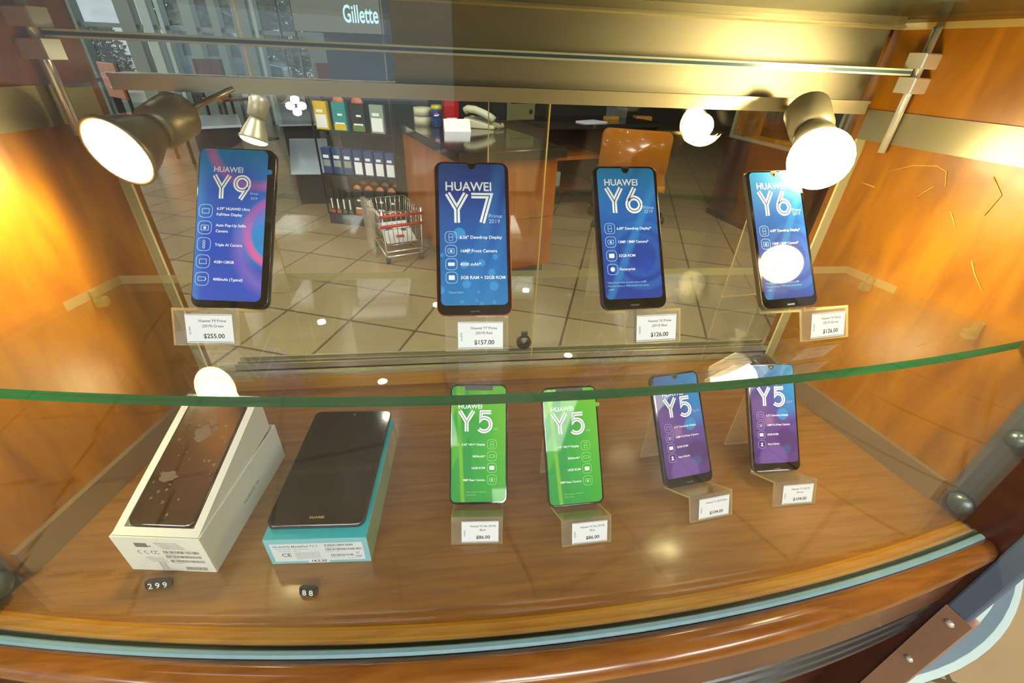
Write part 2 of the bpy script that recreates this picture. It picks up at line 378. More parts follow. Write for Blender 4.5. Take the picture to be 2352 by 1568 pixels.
def tag(o, label=None, cat=None, group=None, kind=None):
    if label: o['label'] = label
    if cat: o['category'] = cat
    if group: o['group'] = group
    if kind: o['kind'] = kind
    return o
def empty(name, loc=None, rot=(0, 0, 0), label=None, cat=None, group=None):
    o = bpy.data.objects.new(name, None); C.objects.link(o); o.empty_display_size = 0.02
    if loc is not None: o.location = W(*loc)
    o.rotation_euler = rot; return tag(o, label, cat, group)
def copy_tree(o, parent=None):
    c = o.copy(); C.objects.link(c)
    if parent: c.parent = parent
    for ch in list(o.children): copy_tree(ch, c)
    return c
def rrect(x0, x1, z0, z1, r, n=5):
    P = []
    for cx, cz, a0 in ((x1-r, z0+r, -90), (x1-r, z1-r, 0), (x0+r, z1-r, 90), (x0+r, z0+r, 180)):
        for i in range(n+1):
            a = math.radians(a0+90.0*i/n); P.append((cx+r*math.cos(a), cz+r*math.sin(a)))
    return P
def arcpts(cx, cz, r, a0, a1, n=14): return [(cx+r*math.cos(math.radians(a0+(a1-a0)*i/n)), cz+r*math.sin(math.radians(a0+(a1-a0)*i/n))) for i in range(n+1)]

# the showcases stand in a ring; the ring's middle is 2208 mm behind our back edge
YC = 2208.0; HALF = math.radians(12.31)
def pol(R, a, z): return (R*math.sin(a), YC-R*math.cos(a), z)
def wl(s, t, z, off=0.0):        # a point of a side wall: s = -1 left / +1 right, t from the back edge, off into the cabinet
    return (s*(482.5+t*math.sin(HALF)-off*math.cos(HALF)), -t*math.cos(HALF)-off*math.sin(HALF), z)
def wall_box(mb, s, t0, t1, z0, z1, o0, o1):
    q = [wl(s, t0, 0, o0)[:2], wl(s, t1, 0, o0)[:2], wl(s, t1, 0, o1)[:2], wl(s, t0, 0, o1)[:2]]
    mb.slab(q, z0, z1)
def sweep(mb, prof, a0=-HALF, a1=HALF, n=40, bulge=0.0, closed=True):
    rings = []
    for i in range(n+1):
        a = a0+(a1-a0)*i/n; b = bulge*math.cos(a/HALF*math.pi/2)
        rings.append([pol(R+b*max(0, min(1.3, (R-2626)/22.0)), a, z) for R, z in prof])
    mb.loft(rings)

# ================================================================== the room
def struct(name, mb, m, loc=None):
    o = mb.build(name, m, None, loc); tag(o, kind='structure'); return o
mb = MB(); mb.slab([(-16000, -12000), (12000, -12000), (12000, 12000), (-16000, 12000)], -640, -600); struct('floor', mb, 'floor_tile')
mb = MB(); mb.slab([(-7500, -9000), (6500, -9000), (6500, 9000), (-7500, 9000)], 2250, 2300); struct('ceiling', mb, 'ceiling_paint')
mb = MB(); mb.slab([(-1700, 8950), (6500, 8950), (6500, 9100), (-1700, 9100)], -600, 2250); struct('wall_back', mb, 'wall_grey')
mb = MB(); mb.slab([(6400, -9000), (6550, -9000), (6550, 9000), (6400, 9000)], -600, 2250); struct('wall_right', mb, 'wall_dark')  # carried on behind the camera to darken reflections in the front glass

mb = MB(); mb.slab([(-500, -9000), (6400, -9000), (6400, -8850), (-500, -8850)], -600, 2250); struct('wall_front_blocker', mb, 'wall_dark')  # unseen wall added to dim what the front glass reflects
# ================================================================== our showcase
cab = empty('display_cabinet', (0, 0, 0), label='wooden curved glass display cabinet holding phones on a shelf and a brown base board', cat='display cabinet')
N = 40
def arc_poly(R, extra=[]): return [pol(R, -HALF+2*HALF*i/N, 0)[:2] for i in range(N+1)]
mb = MB(); mb.slab([(482.5, 0), (-482.5, 0)]+arc_poly(2602), -18, 0); mb.build('base_board', 'board_wood', cab)
mb = MB(); sweep(mb, [(2602, -18), (2602, 0.2), (2617, 0.2), (2617, -18)]); tag(mb.build('front_edging', 'edge_wood', cab), 'lighter orange band along the curved front of the base board')
mb = MB(); sweep(mb, [(2617, -18), (2617, -3), (2622.5, -3), (2622.5, -18)]); mb.build('glass_channel', 'channel_dark', cab)
mb = MB(); sweep(mb, [(2622.5, -18), (2622.5, 2), (2624, 3.4), (2627.5, 3.4), (2629.5, 2), (2630, -18)], bulge=3); mb.build('gasket', 'gasket_grey', cab)
mb = MB(); mb.smooth = True; sweep(mb, [(2629.5, -25), (2629.5, 1.5), (2634, 2.8), (2639, 2.2), (2644, -0.5), (2647.5, -5), (2649, -11), (2648, -17), (2644.5, -22), (2639, -25)], bulge=12); mb.build('front_rail', 'rail_wood', cab)
mb = MB(); sweep(mb, [(2600, -125), (2600, -19), (2634, -19), (2634, -29), (2641, -30), (2641, -122)], bulge=6); mb.build('fascia_panel', 'fascia_wood', cab)
for z in (-148, -178, -208):
    mb = MB(); sweep(mb, [(2612, z), (2612, z+19), (2636, z+21), (2641, z+16), (2641, z+4), (2636, z-2)], bulge=6); mb.build('vent_slat', 'fin_metal', cab)
mb = MB(); sweep(mb, [(2580, -600), (2580, -125), (2606, -125), (2606, -600)]); mb.build('plinth_panel', 'dark_wood', cab)
for s in (-1, 1):
    mb = MB(); wall_box(mb, s, -12, 318, -600, 540, 0, -11); mb.build('side_panel', 'wall_wood', cab)
    mb = MB(); wall_box(mb, s, 0, 306, 0.3, 37, 0, 7); tag(mb.build('wall_skirting', 'skirt_metal', cab), 'grey metal strip at the foot of the side wall')
    mb = MB(); wall_box(mb, s, 0, 316, 404, 441, 0, 3); tag(mb.build('wall_strip', 'strip_metal', cab), 'polished metal strip high on the side wall')
    mb = MB(); wall_box(mb, s, 0, 13, 37, 404, 0, 2.5); mb.mat = 1; wall_box(mb, s, 0, 1.6, 37, 404, 2.5, 4.2); mb.build('corner_strip', ['strip_pale', 'lit_edge_line'], cab)  # narrow yellow line paints the lamplit edge of the glass
    mb = MB(); wall_box(mb, s, 312, 345, -600, 540, 2, -11); mb.build('corner_post', 'post_grey', cab)
    mb = MB(); wall_box(mb, s, 345, 389, -600, 540, 3, -11); mb.build('pilaster', 'dark_wood', cab)
    mb = MB(); wall_box(mb, s, 389, 414, -117, 720, 7, -11); tag(mb.build('pilaster_pad', 'pad_blue', cab, bevel=3), 'blue grey pad on the edge of the pilaster')
    mb = MB(); wall_box(mb, s, 389, 420, -600, -117, 7, -11); fp = mb.build('pilaster_foot', 'brown_wood', cab)
    for z in (-138, -243):
        mb = MB(); mb.smooth = True; p = Vector(wl(s, 404, z, 5)); ax = Vector((-s*math.cos(HALF), -math.sin(HALF), 0))
        mb.M = Matrix.Translation(p) @ ax.to_track_quat('Z', 'Y').to_matrix().to_4x4(); mb.lathe([(5.5, 0), (5.5, 2.5), (4, 4.5), (1.5, 5.6)], 14); mb.build('bolt', 'chrome', fp)
    for z, r in ((22, 15), (136, 11)):     # round metal glass holders on the corner post
        mb = MB(); mb.smooth = True; p = Vector(wl(s, 331, z, 2)); ax = Vector((-s*math.cos(HALF), -math.sin(HALF), 0))
        mb.M = Matrix.Translation(p) @ ax.to_track_quat('Z', 'Y').to_matrix().to_4x4(); mb.lathe([(r, 0), (r*0.98, 4), (r*0.86, 8), (r*0.6, 11), (r*0.25, 12.5)], 20); mb.build('glass_holder', 'dome_metal', cab)
    # chrome rod with two square clamps
    rod = MB(); rod.smooth = True; x, y, _ = wl(s, 47, 0, 12); rod.M = Matrix.Translation((x, y, 0)); rod.lathe([(4.6, 394), (4.6, 531)], 14); ro = rod.build('chrome_rod', 'chrome', cab)
    for z0, z1 in ((463, 480), (489, 505)):
        mb = MB(); mb.M = Matrix.Translation((x, y, 0)) @ Matrix.Rotation(s*0.2, 4, 'Z'); mb.rbox(-14, 14, -11, 11, z0, z1, 1.2); mb.build('clamp', 'chrome', ro)
    for t in (106, 239):                   # clear shelf supports
        mb = MB(); x0, y0, _ = wl(s, t, 0, 0); mb.M = Matrix.Translation((x0, y0, 0)) @ Matrix.Rotation(-s*HALF, 4, 'Z')
        mb.rbox(-11 if s > 0 else 0, 0 if s > 0 else 11, -7, 7, 218, 227, 1.5); mb.rbox(-6 if s > 0 else 0, 0 if s > 0 else 6, -5, 5, 227, 239, 1.0); mb.build('shelf_support', 'clip_clear', cab)
for pts in ([(60, 372), (85, 385), (112, 390), (124, 386), (131, 370)], [(120, 368), (112, 358), (108, 350)], [(170, 390), (186, 374), (182, 350)], [(150, 345), (163, 330)], [(196, 300), (206, 287), (222, 272)], [(30, 352), (52, 350)]):
    mb = MB(); mb.smooth = True; mb.tube([wl(1, t_, z_, 1.0) for t_, z_ in pts], 0.55, 5); tag(mb.build('thread', 'gold_thread', cab), 'pale thread stuck to the right side wall')
# back frame
mb = MB(); mb.box(-482, 482, 0, 24, -18, 25); mb.build('back_rail', 'edge_wood', cab)
mb = MB(); mb.box(-482, 482, 2, 24, 25, 40); mb.box(-445, 482, -3, 2, 31, 34); mb.build('back_sill', 'metal', cab)
mb = MB(); mb.box(-440, 482, 0, 3, 40, 53); mb.box(-440, 482, 10, 12, 40, 52); mb.box(-440, 482, 21, 24, 40, 53); mb.box(-440, 482, 0, 24, 40, 43); mb.build('door_track', 'metal', cab)
mb = MB(); mb.box(-455, 470, -8, 26, 435, 451); mb.box(-455, 470, -10, -8, 447.5, 451); mb.build('header_rail', 'metal', cab)
mb = MB(); mb.box(-455, 476, -6, 26, 531, 549); mb.box(-455, 476, -9, -6, 531, 533.5); mb.build('top_rail', 'metal', cab)
mb = MB(); mb.slab([(-150, 6), (470, 6), (470, 10), (-150, 10)], 451, 531); mb.build('header_panel', 'header_metal', cab)
mb = MB(); mb.box(-482, -150, 6, 10, 451, 531); mb.build('header_glass', 'door_glass', cab)
for x0, x1, y in ((-482, 40, 7), (-38, 482, 15)):
    mb = MB(); mb.box(x0, x1, y, y+5, 44, 436); mb.mat = 1
    mb.box(x0-0.4 if x0 > -100 else x1-0.6, x0+0.6 if x0 > -100 else x1+0.4, y-0.3, y+5.3, 44, 436)
    dr = mb.build('sliding_door', ['door_glass', 'acrylic_edge'], cab)
    if x0 < -100:
        lk = MB(); lk.smooth = True; lk.M = Matrix.Translation((24.5, 7, 76)) @ Matrix.Rotation(math.pi/2, 4, 'X'); lk.lathe([(12.5, 0), (12.5, 5), (11, 7.5), (4.5, 7.5), (4, 9), (0.5, 9)], 24)
        lk.smooth = False; lk.box(-5, 5, 12, 20, 0, 5); lk.build('door_lock', 'lock_dark', dr)
# glass: shelf, curved front, upper ledge, roof
gl = MB(); A1 = 13.0
def shelf_outline():
    P = [wl(1, 66/math.cos(HALF), 0, 1)[:2], wl(-1, 66/math.cos(HALF), 0, 1)[:2]]
    R2, y2 = 2893.5, 2569.3
    xa = -544.0; n = 40
    for i in range(n+1):
        x = xa+2*544.0*i/n; P.append((x, y2-math.sqrt(R2*R2-x*x)))
    return P
so = shelf_outline(); n = len(so)
gl.mat = 0; gl.add([(x, y, 239) for x, y in so], [tuple(range(n))]); gl.add([(x, y, 228) for x, y in so], [tuple(range(n-1, -1, -1))])
gl.mat = 1; r = [(x, y, 239) for x, y in so]; q = [(x, y, 228) for x, y in so]
gl.add(r+q, [(i, n+i, n+(i+1) % n, (i+1) % n) for i in range(2, n-1)])
gl.mat = 2; gl.add(r+q, [(i, n+i, n+(i+1) % n, (i+1) % n) for i in (0, 1, n-1)])
sh = gl.build('glass_shelf', ['shelf_glass', 'shelf_edge', 'pale_edge']); tag(sh, 'clear glass shelf with a curved green front edge above the base board', 'shelf')
mb = MB(); sweep(mb, [(2618, -2.5), (2618, 540), (2622, 540), (2622, -2.5)]); mb.smooth = False; mb.build('front_glass', 'front_glass', cab)
mb = MB(); mb.box(-474, 474, -46, -3, 481.4, 488.6); mb.mat = 1; mb.box(-474, 474, -47.6, -46, 483.4, 486.6); mb.mat = 2; mb.box(-474, 474, -47.4, -46, 486.6, 488.6); mb.box(-474, 474, -47.4, -46, 481.4, 483.4)
mb2 = mb.build('upper_shelf', ['shelf_glass', 'ledge_blue', 'pale_band']); tag(mb2, 'glass shelf seen edge on between the chrome clamps near the top', 'shelf')
rp = [(-420, -2), (476, -2)]+[(520-40*0, -225)]+[(x, 391-math.sqrt(806**2-x*x)) for x in [520-i*47 for i in range(1, 21)]]
rp = [(-478, -4), (478, -4)]+[(x, 391-math.sqrt(806**2-x*x)) for x in [516-i*1032/30 for i in range(31)]]
gl = MB(); n = len(rp); gl.add([(x, y, 536) for x, y in rp], [tuple(range(n-1, -1, -1))]); gl.add([(x, y, 529) for x, y in rp], [tuple(range(n))])
gl.mat = 1; gl.add([(x, y, 536) for x, y in rp]+[(x, y, 529) for x, y in rp], [(i, n+i, n+(i+1) % n, (i+1) % n) for i in range(n)]); gl.build('roof_glass', ['roof_glass', 'acrylic_edge'], cab)
mb = MB(); mb.slab([wl(1, 30, 0)[:2], wl(-1, 30, 0)[:2]]+arc_poly(2660), 540, 720); mb.box(-482, 482, -28, 30, 556, 720); mb.build('canopy', 'canopy_dark', cab)

# ================================================================== lamps
def lamp(loc, d, label, dome=0.25, mat='lamp_glow', arm=None, R=32.0, power=0.0, aim=None, cone=130, globe=False):
    d = Vector(d).normalized(); t = empty('spot_lamp', loc, label=label, cat='lamp')
    t.rotation_mode = 'QUATERNION'; t.rotation_quaternion = d.to_track_quat('Z', 'Y')
    mb = MB(); mb.smooth = True
    if globe: mb.lathe([(R*0.72, -20), (R*0.78, -22), (R*0.66, -40), (R*0.5, -52)], 28, False, True)
    else: mb.lathe([(R*0.99, -1), (R*1.09, 0), (R*1.1, -4), (R, -9), (R*0.86, -24), (R*0.62, -42), (R*0.5, -52)], 28, False, True)
    mb.build('reflector', 'lamp_body', t)
    mb = MB(); mb.smooth = True
    if globe: mb.lathe([(max(0.4, R*math.sin(a)), -R*math.cos(a)) for a in [math.pi*i/14 for i in range(15)]], 28)
    else: mb.lathe([(R*0.98, -2)]+[(R*0.98*math.cos(a), R*dome*math.sin(a)) for a in [i*math.pi/2/6*0.97 for i in range(7)]], 28)
    mb.build('bulb_face', mat, t)
    mb = MB(); mb.smooth = True; mb.lathe([(R*0.5, -51), (R*0.72, -56), (R*0.76, -92), (R*0.6, -100), (R*0.3, -101)], 24); mb.build('socket', 'lamp_body', t)
    q = t.rotation_quaternion.to_matrix().inverted()
    if arm:
        a = Vector((0, 0, -80)); b = q @ (Vector(arm)-Vector(loc))
        mb = MB(); mb.smooth = True; mb.tube([a, a.lerp(b, 0.5)+Vector((0, 0, -3)), b], 3.2, 8); mb.build('arm', 'metal', t)
    if power:
        ld = bpy.data.lights.new('lamp_beam', 'SPOT'); ld.energy = power; ld.color = LAMPCOL; ld.spot_size = math.radians(cone); ld.spot_blend = 0.7; ld.shadow_soft_size = R*S*0.8
        lo = bpy.data.objects.new('lamp_beam', ld); C.objects.link(lo); lo.parent = t; lo.location = (0, 0, (R+3 if globe else R*dome+4)*S)
        lo.rotation_mode = 'QUATERNION'; lo.rotation_quaternion = (q @ Vector(aim or d)).normalized().to_track_quat('-Z', 'Y')
    return t
lamp((-414, -107, 388), (-0.28, -0.92, -0.28), 'glowing halogen reflector lamp near the left wall above the green phone price', arm=(-330, -6, 440), dome=0.18, power=6.5, aim=(-0.6, -0.6, -0.52), cone=118)
lamp((331, -125, 398), (-0.25, -0.85, -0.45), 'bright round halogen lamp above the right-hand upper phone', arm=(360, -6, 440), R=33, globe=True, mat='globe_glow', power=5.5, aim=(0.62, -0.5, -0.6), cone=118)
lamp((520, -334, 474), (-0.75, 0.42, -0.52), 'halogen lamp high in the right front corner of the cabinet', arm=(520, -300, 541), mat='corner_glow', dome=0.03, R=34, power=11.0, aim=(-225, 334, -34), cone=52)

# ================================================================== phones
def ink_digit(g, ch, x, z, w, h, y, ma, mbk):
    # broad white strokes with a thin dark line along the middle
    T = lambda pts: [(x+p[0]*w, z+p[1]*h) for p in pts]
    K = w/h
    def circ(cx, cz, r, a0, a1): return [(cx+r*math.cos(math.radians(a0+(a1-a0)*i/18)), cz+r*K*math.sin(math.radians(a0+(a1-a0)*i/18))) for i in range(19)]
    st = {'Y': [[(0.08, 1), (0.5, 0.46), (0.5, 0)], [(0.92, 1), (0.5, 0.46)]],
          '7': [[(0.02, 0.93), (0.88, 0.93), (0.5, 0)]],
          '9': [circ(0.5, 0.67, 0.38, 0, 360), [(0.84, 0.52), (0.42, 0)]],
          '6': [circ(0.5, 0.33, 0.38, 0, 360), [(0.16, 0.48), (0.58, 1)]],
          '5': [[(0.86, 0.93), (0.26, 0.93), (0.20, 0.55)]+circ(0.42, 0.33, 0.42, 110, -140)]}[ch]
    lw = h*0.19
    for p in st: g.mat = ma; g.ribbon(T(p), lw, y)
    for p in st: g.mat = mbk; g.ribbon(T(p), lw*0.17, y-0.06)
def icon(g, kind, cx, cz, s, y, ml, mf):
    g.mat = ml; g.ribbon(rrect(cx-s/2, cx+s/2, cz-s/2, cz+s/2, s*0.32, 4), s*0.045, y, True)
    if kind == 'phone': g.ribbon(rrect(cx-s*.17, cx+s*.17, cz-s*.3, cz+s*.3, s*.04, 2), s*.04, y, True); g.ribbon([(cx-s*.17, cz), (cx+s*.17, cz)], s*.05, y-.02)
    if kind == 'cam':
        g.ribbon(rrect(cx-s*.28, cx+s*.28, cz-s*.2, cz+s*.18, s*.05, 2), s*.05, y, True); g.ribbon(arcpts(cx, cz-s*.02, s*.1, 0, 360, 10), s*.05, y-.02); g.mat = mf; g.flat(arcpts(cx, cz-s*.02, s*.06, 0, 330, 10), y-.03)
    if kind == 'bat': g.ribbon(rrect(cx-s*.3, cx+s*.26, cz-s*.14, cz+s*.14, s*.04, 2), s*.05, y, True); g.flat([(cx+s*.28, cz-s*.06), (cx+s*.34, cz-s*.06), (cx+s*.34, cz+s*.06), (cx+s*.28, cz+s*.06)], y)
    if kind == 'batf': g.mat = mf; g.flat(rrect(cx-s*.3, cx+s*.28, cz-s*.15, cz+s*.15, s*.05, 2), y)
    if kind == 'mem': g.mat = mf; g.flat(rrect(cx-s*.26, cx+s*.26, cz-s*.2, cz+s*.2, s*.03, 2), y)
    if kind == 'memo': g.ribbon(rrect(cx-s*.26, cx+s*.26, cz-s*.18, cz+s*.18, s*.03, 2), s*.05, y, True)
    if kind == 'eyes':
        for k in (.22, 0, -.22): g.ribbon(arcpts(cx, cz+k*s, s*.09, 0, 360, 10), s*.05, y)
    if kind == 'print': g.mat = mf; g.flat(arcpts(cx, cz, s*.22, 0, 330, 11), y)
    if kind == 'face': g.mat = mf; g.flat(arcpts(cx, cz+s*.1, s*.12, 0, 330, 11), y); g.flat([(cx-s*.2, cz-s*.24), (cx+s*.2, cz-s*.24), (cx+s*.08, cz-s*.06), (cx-s*.08, cz-s*.06)], y)
def phone(pose, h, w, frame, label, sp, thick=8.4, rad=9.0):
    yaw, tilt, x, y, z = pose
    t = empty('smartphone', (x, y, z), (-math.radians(tilt), 0, math.radians(yaw)), label, 'phone')
    mb = MB(); mb.smooth = True
    def ring(yy, d): return [(px, yy, pz) for px, pz in rrect(-w/2+d, w/2-d, d, h-d, rad-d, 6)]
    mb.loft([ring(0.6, 0.5), ring(1.2, 0), ring(thick-1.8, 0), ring(thick-0.5, 0.9), ring(thick, 2.2)]); mb.build('body', frame, t)
    mb = G(); e = 0.7
    mb.add([(px, 0.6, pz) for px, pz in rrect(-w/2+e, w/2-e, e, h-e, rad-e, 6)]+[(px, 0.0, pz) for px, pz in rrect(-w/2+e+.5, w/2-e-.5, e+.5, h-e-.5, rad-e-.5, 6)],
           [(i, (i+1) % 28, 28+(i+1) % 28, 28+i) for i in range(28)]+[tuple(range(28, 56))])
    if sp.get('chin'): mb.mat = 1; mb.text('HUAWEI', 0, 3.3, 1.7, -0.08, 'c', True)
    fg = mb.build('front_panel', ['gloss_black', sp.get('chinmat', 'grey_ink')], t)
    x0, x1, z0, z1 = sp['disp']; g = G(); u = lambda a: x0+(x1-x0)*a; v = lambda b: z1-(z1-z0)*b; H = z1-z0; Wd = x1-x0
    g.mat = 0; g.flat(rrect(x0, x1, z0, z1, sp.get('dr', 5), 5), -0.10)
    if 'tab' in sp: g.flat(rrect(x1-2, x1+5, v(sp['tab'])-2.6, v(sp['tab'])+2.6, 2.4, 4), -0.12)
    kk = sp['kind']; g.mat = 1
    if kk == 'drop':
        nx, nz = (x0+x1)/2+sp.get('nx', 0), z1; g.mat = 4; g.flat([(nx-6.5, nz+.4), (nx-4.4, nz-.6), (nx-3.8, nz-3), (nx-2.4, nz-5), (nx, nz-5.8), (nx+2.4, nz-5), (nx+3.8, nz-3), (nx+4.4, nz-.6), (nx+6.5, nz+.4)][::-1], -0.16)
        g.mat = 5; g.flat(arcpts(nx, nz-2.8, 1.2, 0, 330, 11), -0.2)
    if kk == 'bar': g.mat = 4; g.flat(rrect(u(.24), u(.76), z1-5.2, z1+.5, 1.2, 3), -0.16)
    a, b2, zt, zb = sp['huawei']; g.mat = 1; hh = (zb-zt)*H; g.text('HUAWEI', u(a), v(zb), hh, -0.2, 'l', True, maxw=(b2-a)*Wd)
    if True:
        k = (b2-a)*Wd/(sum(GLY[(c, True)][0] for c in 'HUAWEI')*hh/0.70)
    a, b2, zt, zb = sp['big']; dw = (b2-a)*Wd*0.47
    ink_digit(g, 'Y', u(a), v(zb), dw, (zb-zt)*H, -0.2, 1, 3); ink_digit(g, sp['num'], u(b2)-dw*0.98, v(zb), dw*0.98, (zb-zt)*H, -0.2, 1, 3)
    g.mat = 2
    for st, a, zb, hh in sp.get('small', []): g.text(st, u(a), v(zb), hh, -0.2, 'l', False)
    for st, a, zb, hh, mw in sp.get('foot', []): g.text(st, u(a), v(zb), hh, -0.2, 'l', False, maxw=mw)
    iu, isz = sp['icons']; tu, al, th = sp['text']
    for kind, vv, lines in sp['rows']:
        icon(g, kind, u(iu), v(vv), isz, -0.2, 3 if sp.get('darkline') else 2, 1)
        g.mat = 1; L = len(lines)
        for i, st in enumerate(lines): g.text(st, u(tu), v(vv)-th*0.5+(L-1)*th*1.1-i*th*2.2, th, -0.2, al, True, maxw=Wd*0.68)
    g.build('printed_screen', [sp['print'], 'mark_white', sp.get('soft', 'mark_soft'), sp.get('line', 'can_blue'), 'black', 'screen_off'], t)
    mb = MB(); mb.box(w/2-0.3, w/2+0.7, 3, 5.6, h*0.60, h*0.66); mb.build('power_button', frame, t)
    mb = MB(); mb.box(w/2-0.3, w/2+0.7, 3, 5.6, h*0.69, h*0.80); mb.build('volume_key', frame, t)
    mb = G(); mb.flat(rrect(-4, 4, h-2.1, h-1.4, 0.3, 2), -0.06); mb.build('earpiece', 'grey_ink', t)
    return t
P9 = dict(print='print_blue_pink', disp=(-37.0, 31.5, 7.5, 162), dr=6, kind='none', huawei=(.21, .76, .118, .153), big=(.21, .77, .175, .33), num='9', tab=.142, line='can_blue',
          small=[('Prime', .765, .297, 2.4), ('2019', .775, .328, 2.4)], icons=(.13, 13.2), text=(.29, 'l', 2.7),
          rows=[('memo', .415, ['6.59" HUAWEI Ultra', 'FullView Display']), ('cam', .525, ['Auto Pop-Up Selfie', 'Camera']), ('eyes', .635, ['Triple AI Camera']), ('memo', .748, ['4GB+128GB']), ('bat', .862, ['4000mAh (Typical)'])])
P7 = dict(print='print_blue_dots', disp=(-34.0, 34.0, 10.5, 156.5), dr=5, kind='drop', chin=True, huawei=(.09, .80, .13, .192), big=(.10, .80, .212, .42), num='7', line='can_blue',
          small=[('Prime', .735, .385, 4.2), ('2019', .735, .422, 4.2)], icons=(.165, 11.5), text=(.295, 'l', 3.2), foot=[('*Typical Value', .10, .915, 1.9, 30)],
          rows=[('phone', .522, ['6.26" Dewdrop Display']), ('cam', .618, ['16MP Front Camera']), ('batf', .712, ['4000 mAh*']), ('mem', .806, ['3GB RAM + 32GB ROM'])])
P6 = dict(print='print_blue_rings', disp=(-32.6, 32.6, 11, 153.8), dr=5, kind='drop', chin=True, huawei=(.11, .74, .085, .134), big=(.12, .76, .152, .345), num='6', line='can_blue',
          small=[('Prime', .77, .318, 3.6), ('2019', .775, .348, 3.6)], icons=(.155, 11.4), text=(.275, 'l', 2.8),
          foot=[('*Approximate value, the exact value is 6.088"', .045, .880, 1.7, 55), ('*The rear camera is 13MP and the front camera', .045, .907, 1.7, 59), ('is 8MP', .06, .934, 1.7, 12)],
          rows=[('phone', .465, ['6.09" Dewdrop Display*']), ('cam', .567, ['13MP / 8MP Camera*']), ('mem', .672, ['32GB ROM']), ('print', .775, ['Fingerprint'])])
P5L = dict(print='print_green', disp=(-33.6, 33.2, 3.2, 144.3), dr=6, kind='bar', huawei=(.12, .75, .158, .196), big=(.125, .77, .216, .395), num='5', line='grey_ink', soft='mark_green',
           small=[('lite', .78, .385, 3.0)], icons=(.745, 11.4), text=(.62, 'r', 2.5), foot=[('*The resolution is 1440x720', .27, .920, 1.5, 32), ('*Typical Value', .27, .944, 1.5, 17)],
           rows=[('phone', .508, ['5.45" HD+* Display']), ('bat', .610, ['3020mAh*']), ('mem', .710, ['16GB ROM']), ('cam', .812, ['8MP Rear Camera'])])
P5 = dict(print='print_violet', disp=(-32.2, 32.2, 12, 144.8), dr=4.5, kind='drop', chin=True, chinmat='gold_wire', huawei=(.145, .79, .162, .205), big=(.15, .79, .225, .415), num='5', line='purple', soft='mark_violet', tab=.17,
          small=[('2019', .80, .395, 3.2)], icons=(.19, 10.6), text=(.32, 'l', 2.4),
          rows=[('memo', .515, ['5.71" Dewdrop Display']), ('cam', .612, ['13MP f/1.8 Rear Camera']), ('mem', .708, ['32GB ROM']), ('face', .805, ['Face Unlock'])])
POSE = [(-7.1, 34.77, -314.2, -195.2, 259.5), (-0.93, 35.33, -67.9, -224.5, 260.8), (2.53, 35.86, 104.3, -218.3, 260.8), (6.63, 36.25, 282.2, -225.4, 261.0),
        (-3.91, 37.2, -67.7, -270.6, 21.3), (1.47, 38.02, 52.9, -283.2, 21.1), (7.31, 38.22, 209.5, -265.3, 21.5), (-0.73, 36.28, 340.6, -254.2, 21.3)]
SPEC = [(163.5, 77.3, 'frame_black', 'black-edged phone with blue and pink screen, leftmost on the glass shelf', P9),
        (158.9, 76.9, 'frame_red', 'red-edged phone with blue dotted screen on the glass shelf', P7),
        (156.3, 73.5, 'frame_navy', 'dark-edged phone with ringed blue screen right of the red-edged phone', P6),
        (156.3, 73.5, 'frame_gold', 'gold-edged phone with blue screen under the bright round lamp', dict(P6, chinmat='paper')),
        (146.5, 70.9, 'frame_black', 'phone with green screen nearest the tablet box on the base board', P5L),
        (146.5, 70.9, 'frame_black', 'phone with green screen and a sticker tab, nearer the violet phones', dict(P5L, tab=.155)),
        (147.1, 70.8, 'frame_navy', 'black-edged phone with violet and blue screen on the base board', dict(P5, chinmat='grey_ink')),
        (147.1, 70.8, 'frame_brown', 'brown-edged phone with violet and blue screen, rightmost on the base board', P5)]
for p, (h, w, fr, lab, sp) in zip(POSE, SPEC): phone(p, h, w, fr, lab, sp)

